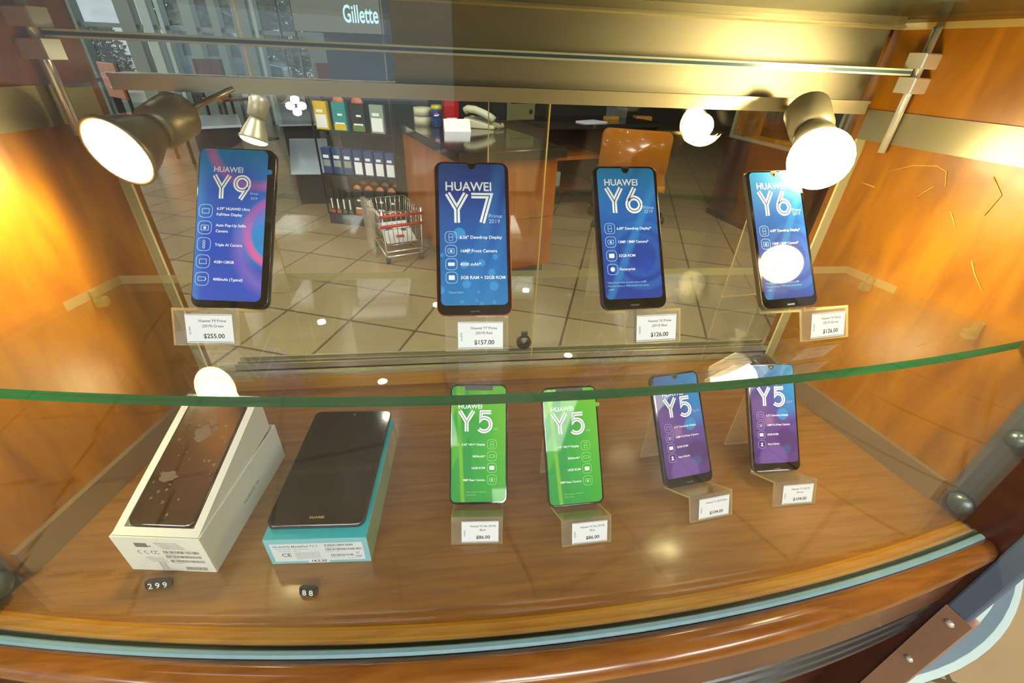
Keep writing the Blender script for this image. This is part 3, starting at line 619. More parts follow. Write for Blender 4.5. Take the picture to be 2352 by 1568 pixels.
# ================================================================== acrylic stands with price labels
def stand(pose, off, ztop, zbot, lines, price, code, label, yawx=0.0, wd_=60.0):
    yaw, tilt, x, y, z = pose; base = 239.0 if z > 100 else 0.0
    t = empty('phone_stand', (x, y, base), (0, 0, math.radians(yaw+yawx)), label, 'phone stand')
    zp = z-base; sn, cs = math.sin(math.radians(tilt)), math.cos(math.radians(tilt))
    th = 2.6
    # path of the bent sheet in (y, z): label lip, ledge, back rest, rear leg
    A = (-38, zbot); B = (-25, ztop); D = (8.6*cs+2, zp-8.6*sn-3.6); E = (D[0]+sn*108+1, D[1]+cs*108); Fp = (74, 0.4)
    path = [A, B, D, E, Fp]
    mb = MB(); q = [Vector(p) for p in path]; L = []; R = []
    for i, p in enumerate(q):
        ds = []
        if i > 0: ds.append((p-q[i-1]).normalized())
        if i < len(q)-1: ds.append((q[i+1]-p).normalized())
        tt = sum(ds, Vector((0, 0))); tt = tt.normalized(); nn = Vector((-tt.y, tt.x)); k = 1/max(0.45, nn.dot(Vector((-ds[0].y, ds[0].x))))
        L.append(p+nn*(th/2*k)); R.append(p-nn*(th/2*k))
    n = len(q); shift = [off, off*0.8, 0, 0, 0]
    def V3(p, i, sx): return (sx*wd_/2+shift[i], p.x, max(p.y, 0.2))
    for sx in (-1, 1): pass
    vs = [V3(L[i], i, -1) for i in range(n)]+[V3(R[i], i, -1) for i in range(n)]+[V3(L[i], i, 1) for i in range(n)]+[V3(R[i], i, 1) for i in range(n)]
    f0 = []; f1 = []
    for i in range(n-1):
        f0 += [(i, i+1, 2*n+i+1, 2*n+i), (n+i, 3*n+i, 3*n+i+1, n+i+1)]
        f1 += [(i, n+i, n+i+1, i+1), (2*n+i, 2*n+i+1, 3*n+i+1, 3*n+i)]
    f1 += [(0, 2*n, 3*n, n), (n-1, 2*n-1, 4*n-1, 3*n-1)]
    mb.mat = 0; mb.add(vs, f0); mb.mat = 1; mb.add(vs, f1)
    mb.build('acrylic_sheet', ['acrylic', 'acrylic_edge'], t)
    # label on the lip: local frame with its own plane
    ang = math.atan2(B[0]-A[0], B[1]-A[1]); g = G()
    g.M = Matrix.Translation((off*0.9+3.5, (A[0]+B[0])/2-th/2-0.5, (A[1]+B[1])/2-0.3)) @ Matrix.Rotation(-ang, 4, 'X')
    hh = 0.80*math.hypot(B[0]-A[0], B[1]-A[1])/2; ww = 21.5
    g.mat = 0; g.flat(rrect(-ww, ww, -hh, hh, 0.4, 1), 0)
    g.mat = 1; g.ribbon([(-ww+.8, hh-.8), (ww-.8, hh-.8)], .35, -.05); g.ribbon([(-ww+.8, -hh+1), (ww-.8, -hh+1)], .5, -.05)
    g.mat = 2; n_ = len(lines)
    for i, st in enumerate(lines): g.text(st, 3.2, hh*(0.50-0.36*i)-0.6, 2.5, -.06, 'c', True, maxw=30)
    g.mat = 1; g.text(price, 3.5, -hh*0.66, 4.2, -.06, 'c', True, maxw=25)
    g.M = g.M @ Matrix.Translation((-ww+4.4, 0, -hh*0.45)) @ Matrix.Rotation(-math.pi/2, 4, 'Y'); g.text(code, 0, 0, 2.0, -.06, 'l', False, maxw=hh*1.0)
    g.build('price_label', ['paper', 'ink', 'grey_ink'], t)
    return t
ST = [(-7, 33, 1.0, ['Huawei Y9 Prime', '(2019) Green'], '$255.00', '161441', 'clear acrylic phone stand whose label reads $255.00, leftmost on the shelf', 3.0),
      (1.5, 34, 4.0, ['Huawei Y7 Prime', '(2019) Red'], '$157.00', '161879', 'clear acrylic stand reading $157.00 under the red-edged phone', -1.5),
      (7, 33, 2.0, ['Huawei Y6 Prime', '(2019) Blue'], '$126.00', '163459', 'acrylic stand reading $126.00 holding the dark-edged phone', 0),
      (17, 33.5, 3.0, ['Huawei Y6 Prime', '(2019) Brown'], '$126.00', '163460', 'brightly lit acrylic stand reading $126.00 under the right lamp', 0),
      (-1.3, 32, 0.6, ['Huawei Y5 lite (2018)', 'Black'], '$86.00', '153093', 'acrylic stand reading $86.00 Black in front of the green phone by the tablet', 0),
      (4, 32, 0.6, ['Huawei Y5 lite (2018)', 'Blue'], '$86.00', '163409', 'acrylic stand reading $86.00 Blue in front of the tabbed green phone', 0),
      (12, 33, 0.6, ['Huawei Y5 (2019) Blue'], '$104.00', '164443', 'acrylic stand reading $104.00 Blue in front of the black-edged violet phone', -1),
      (6, 32, 0.6, ['Huawei Y5 (2019)', 'Brown'], '$104.00', '164444', 'acrylic stand reading $104.00 Brown, rightmost on the base board', 0.8)]
for p, (off, zt, zb, ln, pr, cd_, lab, yx) in zip(POSE, ST): stand(p, off, zt, zb, ln, pr, cd_, lab, yx)

# ================================================================== white phone box with the tilted tray
t = empty('phone_box', (-444.1, -303.5, 0), (0, 0, math.radians(-7.65)), 'open white phone box at the left of the base board', 'box')
L, D, H = 91.1, 167.0, 59.2; w = 1.6
mb = MB(); mb.box(0, L, 0, w, 0, H); mb.box(0, L, D-w, D, 0, H); mb.box(0, w, w, D-w, 0, H); mb.box(L-w, L, w, D-w, 0, H); mb.box(w, L-w, w, D-w, 0, 1.5); mb.build('outer_box', 'white_card', t, bevel=0.4)
g = G(); g.mat = 0; y = -0.1                     # printed marks on the front
for i in range(5): g.text('IMEI 8686430'+str(3711+i*7)+' MODEL', 42+i*1.4, 50-i*2.4, 1.5, y, maxw=36-i)
g.flat(rrect(21, 34, 43, 50, .5, 2), y); g.flat([(34.5, 44), (37, 44), (37, 46), (34.5, 46)], y)
for x in (22, 29, 36, 40): g.mat = 0; g.ribbon(arcpts(x, 34, 2.6, 60, 300, 8), .8, y)
for i, (a, b) in enumerate(((46, 83), (46, 83), (48, 84))):
    z0 = 33-i*8
    x = a
    while x < b: wdt = random.choice((.35, .6, .9)); g.flat([(x, z0), (x+wdt, z0), (x+wdt, z0+4.4), (x, z0+4.4)], y); x += wdt+random.choice((.3, .5, .8))
    g.text('IMEI'+str(i)+': 868643037', a, z0-2.3, 1.3, y)
for i in range(4): g.text('HUAWEI TECH CO LTD 19'+str(i), 24+i*1.2, 24-i*2.4, 1.4, y, maxw=18)
for i in range(7): g.text('88W52F0', 34, 15-i*1.9, 1.4, y, maxw=11)
x = 60
while x < 82: wdt = random.choice((.4, .7, 1)); g.flat([(x, 3), (x+wdt, 3), (x+wdt, 9), (x, 9)], y); x += wdt+.5
g.build('box_print', ['grey_ink'], t)
g = G(); g.M = Matrix.Translation((L+0.1, 62, 22)) @ Matrix.Rotation(math.pi/2, 4, 'Z'); g.text('HUAWEI Y6', 8, 0, 5.0, 0, 'l', False, maxw=34); g.build('side_print', ['grey_ink'], t)
# tray hinged at the box's front edge, its back lifted
tr = empty('box_tray'); tr.parent = t; tr.location = Vector((1.6, 2.0, 59.0))*S; tr.rotation_euler = (math.radians(19.5), 0, 0)
mb = MB(); a, b = 88.0, 166.0
inner = rrect(8.5, 79.5, 9, 158, 9, 5); 
outer = [(0, 0), (a, 0), (a, b), (0, b)]
mb.box(0, a, 0, 8.5, -2, 0.6); mb.prism([(158.5, .6), (b, .6), (148.5, -48), (141, -48)], lambda y_, z_: (0.2, y_, z_), lambda y_, z_: (a-0.2, y_, z_)); mb.box(8.2, 79.8, 8.5, 150, -14, -5)
side = [(8.5, 0.6), (b, 0.6), (148.5, -48), (8.5, -12)]
for x0, x1 in ((0, 8.2), (79.8, a)): mb.prism(side, lambda y_, z_: (x0, y_, z_), lambda y_, z_: (x1, y_, z_))
o = mb.build('tray_frame', 'white_card', tr)
# the phone lying in the tray
q = Matrix.Translation(W(-444.1, -303.5, 0)) @ Matrix.Rotation(math.radians(-7.65), 4, 'Z') @ Matrix.Translation(Vector((1.6, 2.0, 59.0))*S) @ Matrix.Rotation(math.radians(19.5), 4, 'X') @ Matrix.Translation(Vector((44, 9.5, -4.9))*S)
ph = empty('smartphone', label='brown film-covered dark phone lying in the white box tray', cat='phone'); ph.matrix_world = q
mb = MB(); mb.smooth = True
def rr(z, d): return [(x, y, z) for x, y in rrect(-35+d, 35-d, d, 147.5-d, 9.5-d, 6)]
mb.loft([rr(0, 1.2), rr(1.2, 0), rr(5.4, 0), rr(6.6, .9)]); mb.build('body', 'gloss_black', ph)
mb = MB(); mb.loft([rr(6.65, 1.6), rr(6.75, 1.8)]); scn = mb.build('screen', 'film_screen', ph)
mb = MB()
def blob(cx, cy, rx, ry, k):
    P = [(cx+rx*math.cos(2*math.pi*i/14)*(1+.25*math.sin(i*2.1+k)), cy+ry*math.sin(2*math.pi*i/14)*(1+.2*math.cos(i*1.7+k))) for i in range(14)]; mb.slab(P, 6.8, 6.86)
blob(-2, 104, 9, 10, 1); blob(-16, 52, 10, 6, 2.2); blob(10, 111, 3.4, 3.6, 0); blob(5, 118, 4.4, 3.6, 1)
for i in range(26): blob(random.uniform(-30, 30), random.uniform(8, 140), random.uniform(.6, 1.8), random.uniform(.6, 1.8), i)
mb.build('film_bubbles', 'film_blob', scn)
mb = MB(); mb.slab(rrect(-7, 7, 4.5, 9, 2, 3), 6.8, 6.86); mb.build('home_key', 'soft_black', ph)

# ================================================================== tablet box and tablet
t = empty('tablet_box', (-298.2, -312.0, 0), (0, 0, math.radians(-3.43)), 'turquoise and white tablet box beside the white phone box', 'box')
L, D, H = 108, 181.0, 44.6
mb = MB(); mb.mat = 0; mb.box(0, L, 0, D, 0, H)
mb.k = [2, 0, 1, 3, 1, 1]
# faces: bottom, top, front, right, back, left
mb.build('box_body', ['cyan_card', 'ice_card', 'ice_card', 'green_card'], t, bevel=0.5)
g = G(); g.mat = 0; y = -0.12; g.flat(rrect(5, 102, 5, 37, .5, 1), y); g.mat = 1; y = -.2
g.text('HUAWEI MediaPad T3 7', 8, 30.5, 3.2, y, 'l', True, maxw=50)
g.text('Model: BG2-U03   Color: Space Gray', 10, 26.8, 1.6, y, maxw=46); g.text('HVIN: BG2U03     PMN: T3', 11, 23, 1.5, y, maxw=40)
g.text('CE', 14, 14, 6, y, 'l', True)
for i in range(7): g.text('HUAWEI TECHNOLOGIES CO LTD', 28, 20-i*1.9, 1.2, y, maxw=28)
for z0, a, b in ((31, 62, 92), (23.5, 62, 100), (12.5, 66, 90)):
    x = a
    while x < b: wdt = random.choice((.35, .6, .9)); g.flat([(x, z0), (x+wdt, z0), (x+wdt, z0+3.6), (x, z0+3.6)], y); x += wdt+random.choice((.35, .5, .7))
    g.text('8 68643 03711 '+str(int(a)), a, z0-2.4, 1.3, y, maxw=b-a)
g.ribbon([(93, 15), (97, 20)], .5, y); g.ribbon([(97, 15), (93, 20)], .5, y); g.flat([(92, 11), (99, 11), (99, 12.2), (92, 12.2)], y); g.text('MADE IN CHINA', 84, 8, 1.3, y, maxw=16)
g.mat = 0; g.flat(rrect(40, 63, 1.5, 9.5, .5, 1), -.3); g.mat = 2; g.text('14.5.20', 43, 3, 4, -.36, 'l', True, maxw=18)
g.build('box_label', ['label_white', 'grey_ink', 'ink'], t)
g = G(); g.M = Matrix.Translation((L+.15, 128, 8)) @ Matrix.Rotation(math.pi/2, 4, 'Z'); g.mat = 0; g.flat(rrect(0, 45, 0, 32, 1, 2), 0); g.mat = 1
for i in range(9): g.text('HUAWEI MediaPad 7 inch 1GB', 3, 27-i*3, 1.7, -.1, maxw=38)
g.build('side_label', ['tan_card', 'grey_ink'], t)
t = empty('tablet', (-245.6, -304.3, 44.8), (0, 0, math.radians(-3.43)), 'black tablet lying on the turquoise tablet box', 'tablet')
mb = MB(); mb.smooth = True
def rr2(z, d): return [(x, y, z) for x, y in rrect(-52+d, 52-d, d, 181-d, 9-d, 6)]
mb.loft([rr2(0, 2), rr2(1.5, .4), rr2(4, 0), rr2(7.6, .2)]); mb.build('back_shell', 'frame_black', t)
mb = MB(); mb.loft([rr2(7.6, .6), rr2(8.3, .9)]); sc_ = mb.build('screen', 'screen_off', t)
g = G(); g.M = Matrix.Translation((0, 8, 8.42)) @ Matrix.Rotation(-math.pi/2, 4, 'X'); g.text('HUAWEI', 0, 0, 2.8, 0, 'c', True); g.build('logo', ['tan_card'], sc_)
mb = MB(); mb.M = Matrix.Translation((2, 174, 8.35)); mb.lathe([(1.4, 0), (1.3, .1)], 14); mb.build('camera_lens', 'grey_ink', sc_)

# ================================================================== number tags
def tagblock(txt, loc, yaw, label):
    t = empty('price_tag', (loc[0], loc[1], 1.8), (-0.35, 0, yaw), label, 'price tag'); n = len(txt); pw = 7.0
    for i, c in enumerate(txt):
        mb = MB(); x = (i-n/2)*pw; mb.rbox(x+.12, x+pw-.12, -1.0, 5.0, 0, 9.6, .6); d = mb.build('digit_block', 'tag_black', t)
        g = G(); g.text(c, x+pw/2, 1.4, 6.3, -1.06, 'c', True); g.build('digit', ['digit_white'], d)
    for s in (-1, 1):
        mb = MB(); x = s*n/2*pw; q = [(x, -1), (x, 5.0), (x+s*2.4, 3.6), (x+s*2.4, .5)]; mb.slab(q, 1, 8.4); mb.build('end_cap', 'tag_black', t)
    return t
tagblock('299', (-405, -329, 0), math.radians(1), 'small black number tag reading 299 in front of the white box')
tagblock('88', (-250, -352, 0), math.radians(-9), 'small black number tag reading 88 in front of the tablet box')

# a dark puck with gold wires lying at the back of the base board
t = empty('wire_puck', (452, -26, 0.0), (0, 0, 0.3), 'round dark puck with curved gold wires under the right end of the shelf', 'cable puck')
mb = MB(); mb.smooth = True; mb.M = Matrix.Translation((0, 0, 28)) @ Matrix.Rotation(1.2, 4, 'X'); mb.lathe([(18, -6), (20, -3), (20, 4), (17, 8), (8, 10), (1, 10.5)], 26); mb.smooth = False; mb.M = Matrix(); mb.box(-8, 8, -2, 10, 0, 14); pk = mb.build('puck_body', 'puck', t)
for i in range(3):
    mb = MB(); mb.smooth = True; mb.tube([(math.cos(a)*(22+i*3)-4, -14+math.sin(a)*(6+i*2), 14-i*4) for a in [math.pi*(1.05+.09*k) for k in range(10)]], 1.1, 6); mb.build('gold_wire', 'gold_wire', t)

#BACKGROUND
# ================================================================== the shop behind
# desk: its black top lies 100 mm above our base board
ZT = 100.0
fl, fr_, bl_ = hit_z(1055, 353, ZT), hit_z(1305, 340, ZT), hit_z(945, 285, ZT)
dx = (fr_-fl); yawd = math.atan2(dx.y, dx.x); dwid = dx.length; ddep = 1080.0
t = empty('shop_desk', (fl.x, fl.y, -600), (0, 0, yawd), 'shop desk with orange wood panels and a glossy black top', 'desk')
mb = MB(); mb.rbox(0, dwid, 0, ddep, 655, 700, 3); mb.build('desk_top', 'counter_black', t)
mb = MB(); mb.box(25, dwid-35, 30, ddep-30, 80, 655); mb.box(dwid*.42, dwid*.42+4, 26, 30, 80, 655); mb.box(dwid*.42+60, dwid-70, 24, 30, 360, 600); mb.build('desk_panel', 'desk_wood', t)
mb = MB(); mb.box(50, dwid-60, 60, ddep-60, 0, 80); mb.build('desk_plinth', 'post_grey', t)
def on_desk(px, py): return hit_z(px, py, ZT)
p = on_desk(972, 287)
for i in range(2):
    o = MB(); o.smooth = True; o.lathe([(28, 0), (52, 0), (52, 48), (28, 48), (28, 2)], 24, False, False); r_ = o.build('tape_roll', 'tape', None, (p.x, p.y, ZT+i*49))
    tag(r_, 'upper beige tape roll of the stack on the desk' if i else 'lower beige tape roll standing on the desk', 'tape roll')
p = on_desk(1004, 292)
t = empty('drink_can', (p.x, p.y, ZT), (0, 0, 0), 'blue and yellow drink can on the black desk', 'can')
mb = MB(); mb.smooth = True; mb.lathe([(25, 0), (32, 6), (32, 92), (31, 96)], 24); mb.build('can_body', 'can_blue', t)
mb = MB(); mb.smooth = True; mb.lathe([(31, 96), (32, 98), (32, 112), (27, 119), (26, 118), (4, 117)], 24); mb.build('can_top', 'can_yellow', t)
v = (CAM-p); v.z = 0; v.normalize()
g = MB(); g.M = Matrix.Translation(Vector((0, 0, 66))+v*31.0) @ v.to_track_quat('Z', 'Y').to_matrix().to_4x4(); g.mat = 0; g.slab(arcpts(0, 0, 15, 0, 180, 12), 0, 1.5); g.mat = 1; g.slab(arcpts(0, 0, 15, 180, 360, 12), 0, 1.5); g.mat = 2; g.slab([(-15, -2), (0, -4), (15, 2), (15, 6), (0, 3), (-15, 3)], 1.5, 2); g.build('can_emblem', ['pack_red', 'can_blue', 'paper'], t)
p = on_desk(1036, 279)
t = empty('red_box', (p.x, p.y, ZT), (0, 0, yawd), 'bright red box standing behind the drink can', 'box')
mb = MB(); mb.rbox(-48, 48, -30, 30, 0, 125, 6); mb.build('box_body', 'red_plastic', t); g = G(); g.flat(rrect(-40, 30, 12, 26, 2, 2), -30.3); g.build('box_stripe', ['paper'], t)
p = on_desk(1050, 300)
t = empty('notice_card', (p.x, p.y, ZT), (0, 0, yawd-0.25), 'folded white card standing on the desk before the telephone', 'card')
mb = MB(); mb.add([(-75, -40, 0), (75, -40, 0), (75, -38, 2), (-75, -38, 2), (-75, 10, 60), (75, 10, 60), (75, 12, 60), (-75, 12, 60), (-75, 40, 0), (75, 40, 0)], [(0, 1, 5, 4), (4, 5, 6, 7), (7, 6, 9, 8), (0, 4, 7, 8), (1, 9, 6, 5)]); mb.build('card_sheet', 'paper', t)
p = on_desk(1108, 292)
t = empty('telephone', (p.x, p.y, ZT), (0, 0, yawd+0.85), 'cream corded telephone on the black desk', 'telephone')
mb = MB(); mb.loft([[(-75, -95, 0), (75, -95, 0), (75, 95, 0), (-75, 95, 0)], [(-75, -95, 18), (75, -95, 18), (75, 95, 55), (-75, 95, 55)]]); mb.build('phone_base', 'beige_plastic', t, bevel=6)
mb = MB(); mb.smooth = True; mb.tube([(-50, -90, 48), (-50, -70, 62), (-50, -30, 80), (-50, 30, 98), (-50, 75, 100), (-50, 95, 88)], 21, 12); mb.build('handset', 'beige_plastic', t)
mb = MB(); mb.box(0, 60, -60, 60, 34, 50); mb.build('keypad', 'grey_ink', t)
mb = MB(); mb.smooth = True; mb.tube([(-50+130*k/60+8*math.cos(k*1.6), -100-30*math.sin(k/19), 13+8*math.sin(k*1.6)) for k in range(61)], 3.2, 6); mb.build('coiled_cord', 'beige_plastic', t)
p = on_desk(1200, 277)
t = empty('receipt_machine', (p.x, p.y, ZT), (0, 0, yawd+0.1), 'olive grey till printer box at the back of the desk', 'machine')
mb = MB(); mb.rbox(-125, 105, 0, 160, 0, 170, 6); mb.build('machine_case', 'case_olive', t)
mb = MB(); mb.box(-100, 70, -2, 0, 105, 122); mb.build('paper_slot', 'soft_black', t)
mb = MB(); mb.smooth = True; mb.M = Matrix.Translation((65, 0, 55)) @ Matrix.Rotation(math.pi/2, 4, 'X'); mb.lathe([(15, -1), (15, 4), (11, 6), (1, 6)], 16); mb.build('knob', 'soft_black', t)
mb = MB(); mb.box(-145, -126, 5, 155, 0, 165); mb.build('side_cover', 'charcoal', t)
# dark side desk with open shelves, papers on top
p0 = hit_z(1290, 268, 60.0)
t = empty('side_desk', (620, 2950, -600), (0, 0, 0.32), 'dark wooden side desk with open shelves right of the orange desk', 'desk')
mb = MB(); mb.box(0, 1100, 0, 560, 620, 650); mb.build('desk_top', 'counter_black', t)
for x in (0, 560, 1070): mb = MB(); mb.box(x, x+30, 20, 540, 0, 620); mb.build('desk_side', 'dark_wood', t)
for z in (150, 390): mb = MB(); mb.box(30, 1070, 40, 530, z, z+28); mb.build('desk_shelf', 'desk_wood' if z > 200 else 'dark_wood', t)
mb = MB(); mb.box(30, 1070, 520, 540, 30, 620); mb.build('desk_back', 'dark_wood', t)
Mx = Matrix.Translation((620, 2950, 0)) @ Matrix.Rotation(0.32, 4, 'Z')
for nm, x, y, z, a, b, c, m, lab, cat in (('paper_sheaf', 470, 120, 50.4, 210, 150, 8, 'paper', 'white open papers lying on the dark side desk', 'papers'), ('wooden_tray', 760, 260, 50.4, 120, 60, 26, 'edge_wood', 'small orange wooden tray on the dark side desk', 'tray'),
        ('grey_carton', 900, 380, 50.4, 150, 100, 80, 'post_grey', 'grey carton at the far end of the dark side desk', 'carton'), ('book', 850, 170, -181.6, 260, 180, 14, 'paper', 'pale flat book on the upper shelf of the side desk', 'book'),
        ('carton', 150, 160, -421.6, 130, 120, 110, 'pack_grey', 'pale carton on the lower shelf of the side desk', 'carton')):
    q = Mx @ Vector((x, y, z)); mb = MB(); mb.M = Matrix.Rotation(0.32+(0.25 if nm == 'paper_sheaf' else 0), 4, 'Z'); mb.rbox(-a/2, a/2, -b/2, b/2, 0, c, 1)
    tag(mb.build(nm, m, None, (q.x, q.y, z)), lab, cat)
# swivel chair
cp = hit_plane(1478, 370, Vector((0, 2700, 0)), Vector((0, 1, 0)))
t = empty('swivel_chair', (cp.x, 2900, -600), (0, 0, -0.38), 'swivel chair with an amber back and black star base', 'chair')
mb = MB(); mb.smooth = True; mb.loft([[(x, -y+40+abs(x)*.12, z) for x, z in rrect(-265, 265, 300, 640, 50, 4)] for y in (0, 40)]); mb.build('backrest', 'amber_back', t)
mb = MB(); mb.rbox(-250, 250, -420, 40, 300, 345, 14); mb.build('seat', 'amber_back', t)
mb = MB(); mb.smooth = True; mb.M = Matrix.Translation((0, -190, 0)); mb.lathe([(28, 90), (28, 200), (40, 210), (60, 300)], 16); mb.build('gas_column', 'soft_black', t)
for k in range(5):
    a = k*2*math.pi/5+0.2; mb = MB(); mb.smooth = True; mb.tube([(0, -190, 110), (150*math.cos(a), -190+150*math.sin(a), 95), (290*math.cos(a), -190+290*math.sin(a), 70)], 20, 8); lg = mb.build('leg', 'soft_black', t)
    mb = MB(); mb.smooth = True; mb.M = Matrix.Translation((290*math.cos(a), -190+290*math.sin(a), 30)) @ Matrix.Rotation(math.pi/2, 4, 'X'); mb.lathe([(30, -18), (30, 18)], 14); mb.build('castor', 'soft_black', lg)

# other showcases of the ring, seen from behind
def ring_case(k, label):
    a = k*2*HALF; t = empty('display_cabinet', (0, 0, 0), (0, 0, 0), label, 'display cabinet', 'showcases round the ring')
    c, s_ = math.cos(a), math.sin(a); ctr = Vector((2208*s_, YC-2208*c, -600)); t.location = Vector((ctr.x*S, ctr.y*S, 0)); t.rotation_euler = (0, 0, a)
    mb = MB(); mb.box(-468, 468, 0, 22, 40, 600); mb.build('base_panel', 'dark_wood', t)
    mb = MB(); mb.box(-468, 468, 12, 40, 0, 40); mb.build('kick_board', 'soft_black', t)
    q = [(-456, -5), (-522, -330), (522, -330), (456, -5)]
    mb = MB(); mb.slab(q, 582, 600); mb.build('board', 'edge_wood', t)
    for sx in (-1, 1): mb = MB(); mb.slab([(sx*456, -4), (sx*466, -4), (sx*533, -330), (sx*522, -330)], 600, 1240); mb.build('side_panel', 'wall_wood', t)
    mb = MB(); mb.box(-470, 470, -4, 12, 600, 622); mb.box(-470, 470, -4, 12, 1034, 1060); mb.box(-470, -452, -4, 12, 622, 1034); mb.box(452, 470, -4, 12, 622, 1034); mb.build('back_frame', 'metal', t)
    mb = MB(); mb.box(-452, 452, 2, 6, 622, 1034); mb.build('back_glass', 'window_glass', t)
    mb = MB(); mb.slab([(-466, 10), (-530, -330), (530, -330), (466, 10)], 1240, 1300); mb.build('canopy', 'dark_wood', t)
    mb = MB(); mb.box(-400, 400, -300, -60, 820, 828); mb.build('shelf', 'shelf_glass', t)
    for x in (-300, 250):
        mb = MB(); mb.smooth = True; mb.M = Matrix.Translation((x, -120, 985))
        for dx_, dz_ in ((-22, 0), (22, 0), (0, 22), (0, -22)):
            mb.M = Matrix.Translation((x+dx_, -120, 985+dz_)); mb.lathe([(3, -14), (14, -10), (17, 0), (14, 10), (3, 14)], 12)
        mb.build('lamp_cluster', 'far_glow', t)
    return t
ring_case(2, 'dark wood showcase seen from behind, beyond the amber chair')
ring_case(3, 'dark wood showcase seen from behind, right of the chair near the bright lamp')
ring_case(4, 'dark wood showcase seen from behind, nearest the right wall of the cabinet')
for k, (x, y, z, a, b, c, m, lab) in enumerate(((1640, 3700, 2, 150, 90, 60, 'edge_wood', 'small wooden box inside the far showcase beyond the chair'), (2290, 2560, 2, 120, 100, 40, 'edge_wood', 'orange box inside the showcase near the bright lamp'))):
    mb = MB(); mb.rbox(-a/2, a/2, -b/2, b/2, 0, c, 2); tag(mb.build('small_box', m, None, (x, y, z-1.8)), lab, 'box')

def mirror_lamp(px, py, Y, d, label, dome):  # added lamps stand in for lamp reflections seen in the back glass
    p = at_y(px, py, Y); t = lamp((p.x, p.y, p.z), d, label, arm=(p.x, p.y+60, 2250), dome=dome, R=30, mat='mirror_glow', globe=dome > .5)
def at_y(px, py, Y): return hit_plane(px, py, Vector((0, Y, 0)), Vector((0, 1, 0)))
mirror_lamp(583, 322, 620, (-0.25, -0.35, -0.9), 'added lamp standing in for a lamp reflection in the back glass behind the leftmost phone', 0.3)
mirror_lamp(1610, 290, 560, (0.05, -0.8, -0.6), 'added round lamp standing in for a lamp reflection between the two rightmost shelf phones', 0.8)
cl = hit_plane(680, 243, Vector((0, 1500, 0)), Vector((0, 1, 0)))
t = empty('mirror_cluster', (cl.x, cl.y, cl.z), (0, 0, 0.3), 'added four-bulb cluster standing in for a lamp reflection left of the razor stand', 'lamp')  # added hanging bulbs in place of a mirrored showcase light
for dx_, dz_ in ((-22, 0), (22, 0), (0, 22), (0, -22)):
    mb = MB(); mb.smooth = True; mb.M = Matrix.Translation((dx_, 0, dz_)); mb.lathe([(3, -14), (14, -10), (17, 0), (14, 10), (3, 14)], 12); mb.build('bulb', 'far_glow', t)
mb = MB(); mb.smooth = True; mb.lathe([(3, 20), (3, 2250-cl.z)], 8); mb.build('hanging_rod', 'dark_metal', t)
# ---------------------------------------------------------------- razor stand
FLc = hit_z(760, 512, -600); yg = -0.31
t = empty('razor_stand', (FLc.x, FLc.y, -600), (0, 0, yg), 'tall dark navy razor display stand full of packs', 'display stand')
SW, SD = 560.0, 330.0
mb = MB(); mb.box(0, SW, 0, SD, 0, 75); mb.build('stand_base', 'navy_board', t)
mb = MB(); mb.box(0, SW, SD-14, SD, 75, 1420); mb.build('back_panel', 'navy_board', t)
mb = MB(); mb.box(SW-12, SW, 0, SD-14, 75, 1420); mb.build('side_panel', 'charcoal', t)
for x in (2, SW-12): mb = MB(); mb.smooth = True; mb.M = Matrix.Translation((x+2, -4, 0)); mb.lathe([(7, 75), (7, 1400)], 10); mb.build('upright', 'dark_metal', t)
SHZ = (75, 345, 620, 900)
for z in SHZ[1:]: mb = MB(); mb.box(0, SW-12, 10, SD-14, z-8, z); mb.build('stand_shelf', 'charcoal', t)
mb = MB(); mb.box(0, SW, -10, SD, 1150, 1420); sg = mb.build('sign_board', 'sign_hazed', t)
g = G(); g.mat = 0; g.text('Gillette', 322, 1200, 80, -11, 'l', True, maxw=215); g.build('sign_text', ['sign_glow'], sg)
SMx = Matrix.Translation((FLc.x, FLc.y, -600)) @ Matrix.Rotation(yg, 4, 'Z')
def pack(x, y, z, w_, h_, d_, mats, label, group, deco='band', cat='razor pack'):
    q = SMx @ Vector((x, y, z)); t = empty('razor_pack', (q.x, q.y, q.z), (0, 0, yg), label, cat, group)
    mb = MB(); mb.rbox(0, w_, 0, d_, 0.3, h_, 3); mb.build('pack_body', mats[0], t)
    g = MB()
    if deco == 'band': g.mat = 0; g.box(w_*.12, w_*.88, -1.5, 0.5, h_*.30, h_*.55); g.mat = 1; g.box(w_*.2, w_*.8, -1.5, 0.5, h_*.62, h_*.74)
    if deco == 'foot': g.mat = 0; g.box(w_*.06, w_*.94, -1.5, 0.5, h_*.04, h_*.24); g.mat = 1; g.box(w_*.15, w_*.85, -1.5, 0.5, h_*.25, h_*.31); g.box(w_*.4, w_*.75, -1.5, .5, h_*.55, h_*.62)
    if deco == 'window': g.mat = 0; g.box(w_*.1, w_*.9, -1.5, 0.5, h_*.08, h_*.55); g.mat = 1; g.box(w_*.2, w_*.7, -1.5, 0.5, h_*.62, h_*.72)
    if deco == 'slim': g.mat = 0; g.box(w_*.1, w_*.9, -1.5, .5, 2, h_*.16); g.mat = 1; g.box(w_*.35, w_*.6, -1.5, .5, h_*.2, h_*.62)
    g.build('pack_print', [mats[1], mats[2]], t)
    if deco == 'foot':
        mb = MB(); mb.smooth = True; mb.M = Matrix.Translation((w_/2, d_/2, h_)) @ Matrix.Rotation(math.pi/2, 4, 'X'); mb.lathe([(w_*.42, -4), (w_*.42, 4)], 16); mb.build('hang_tab', 'pack_orange', t)
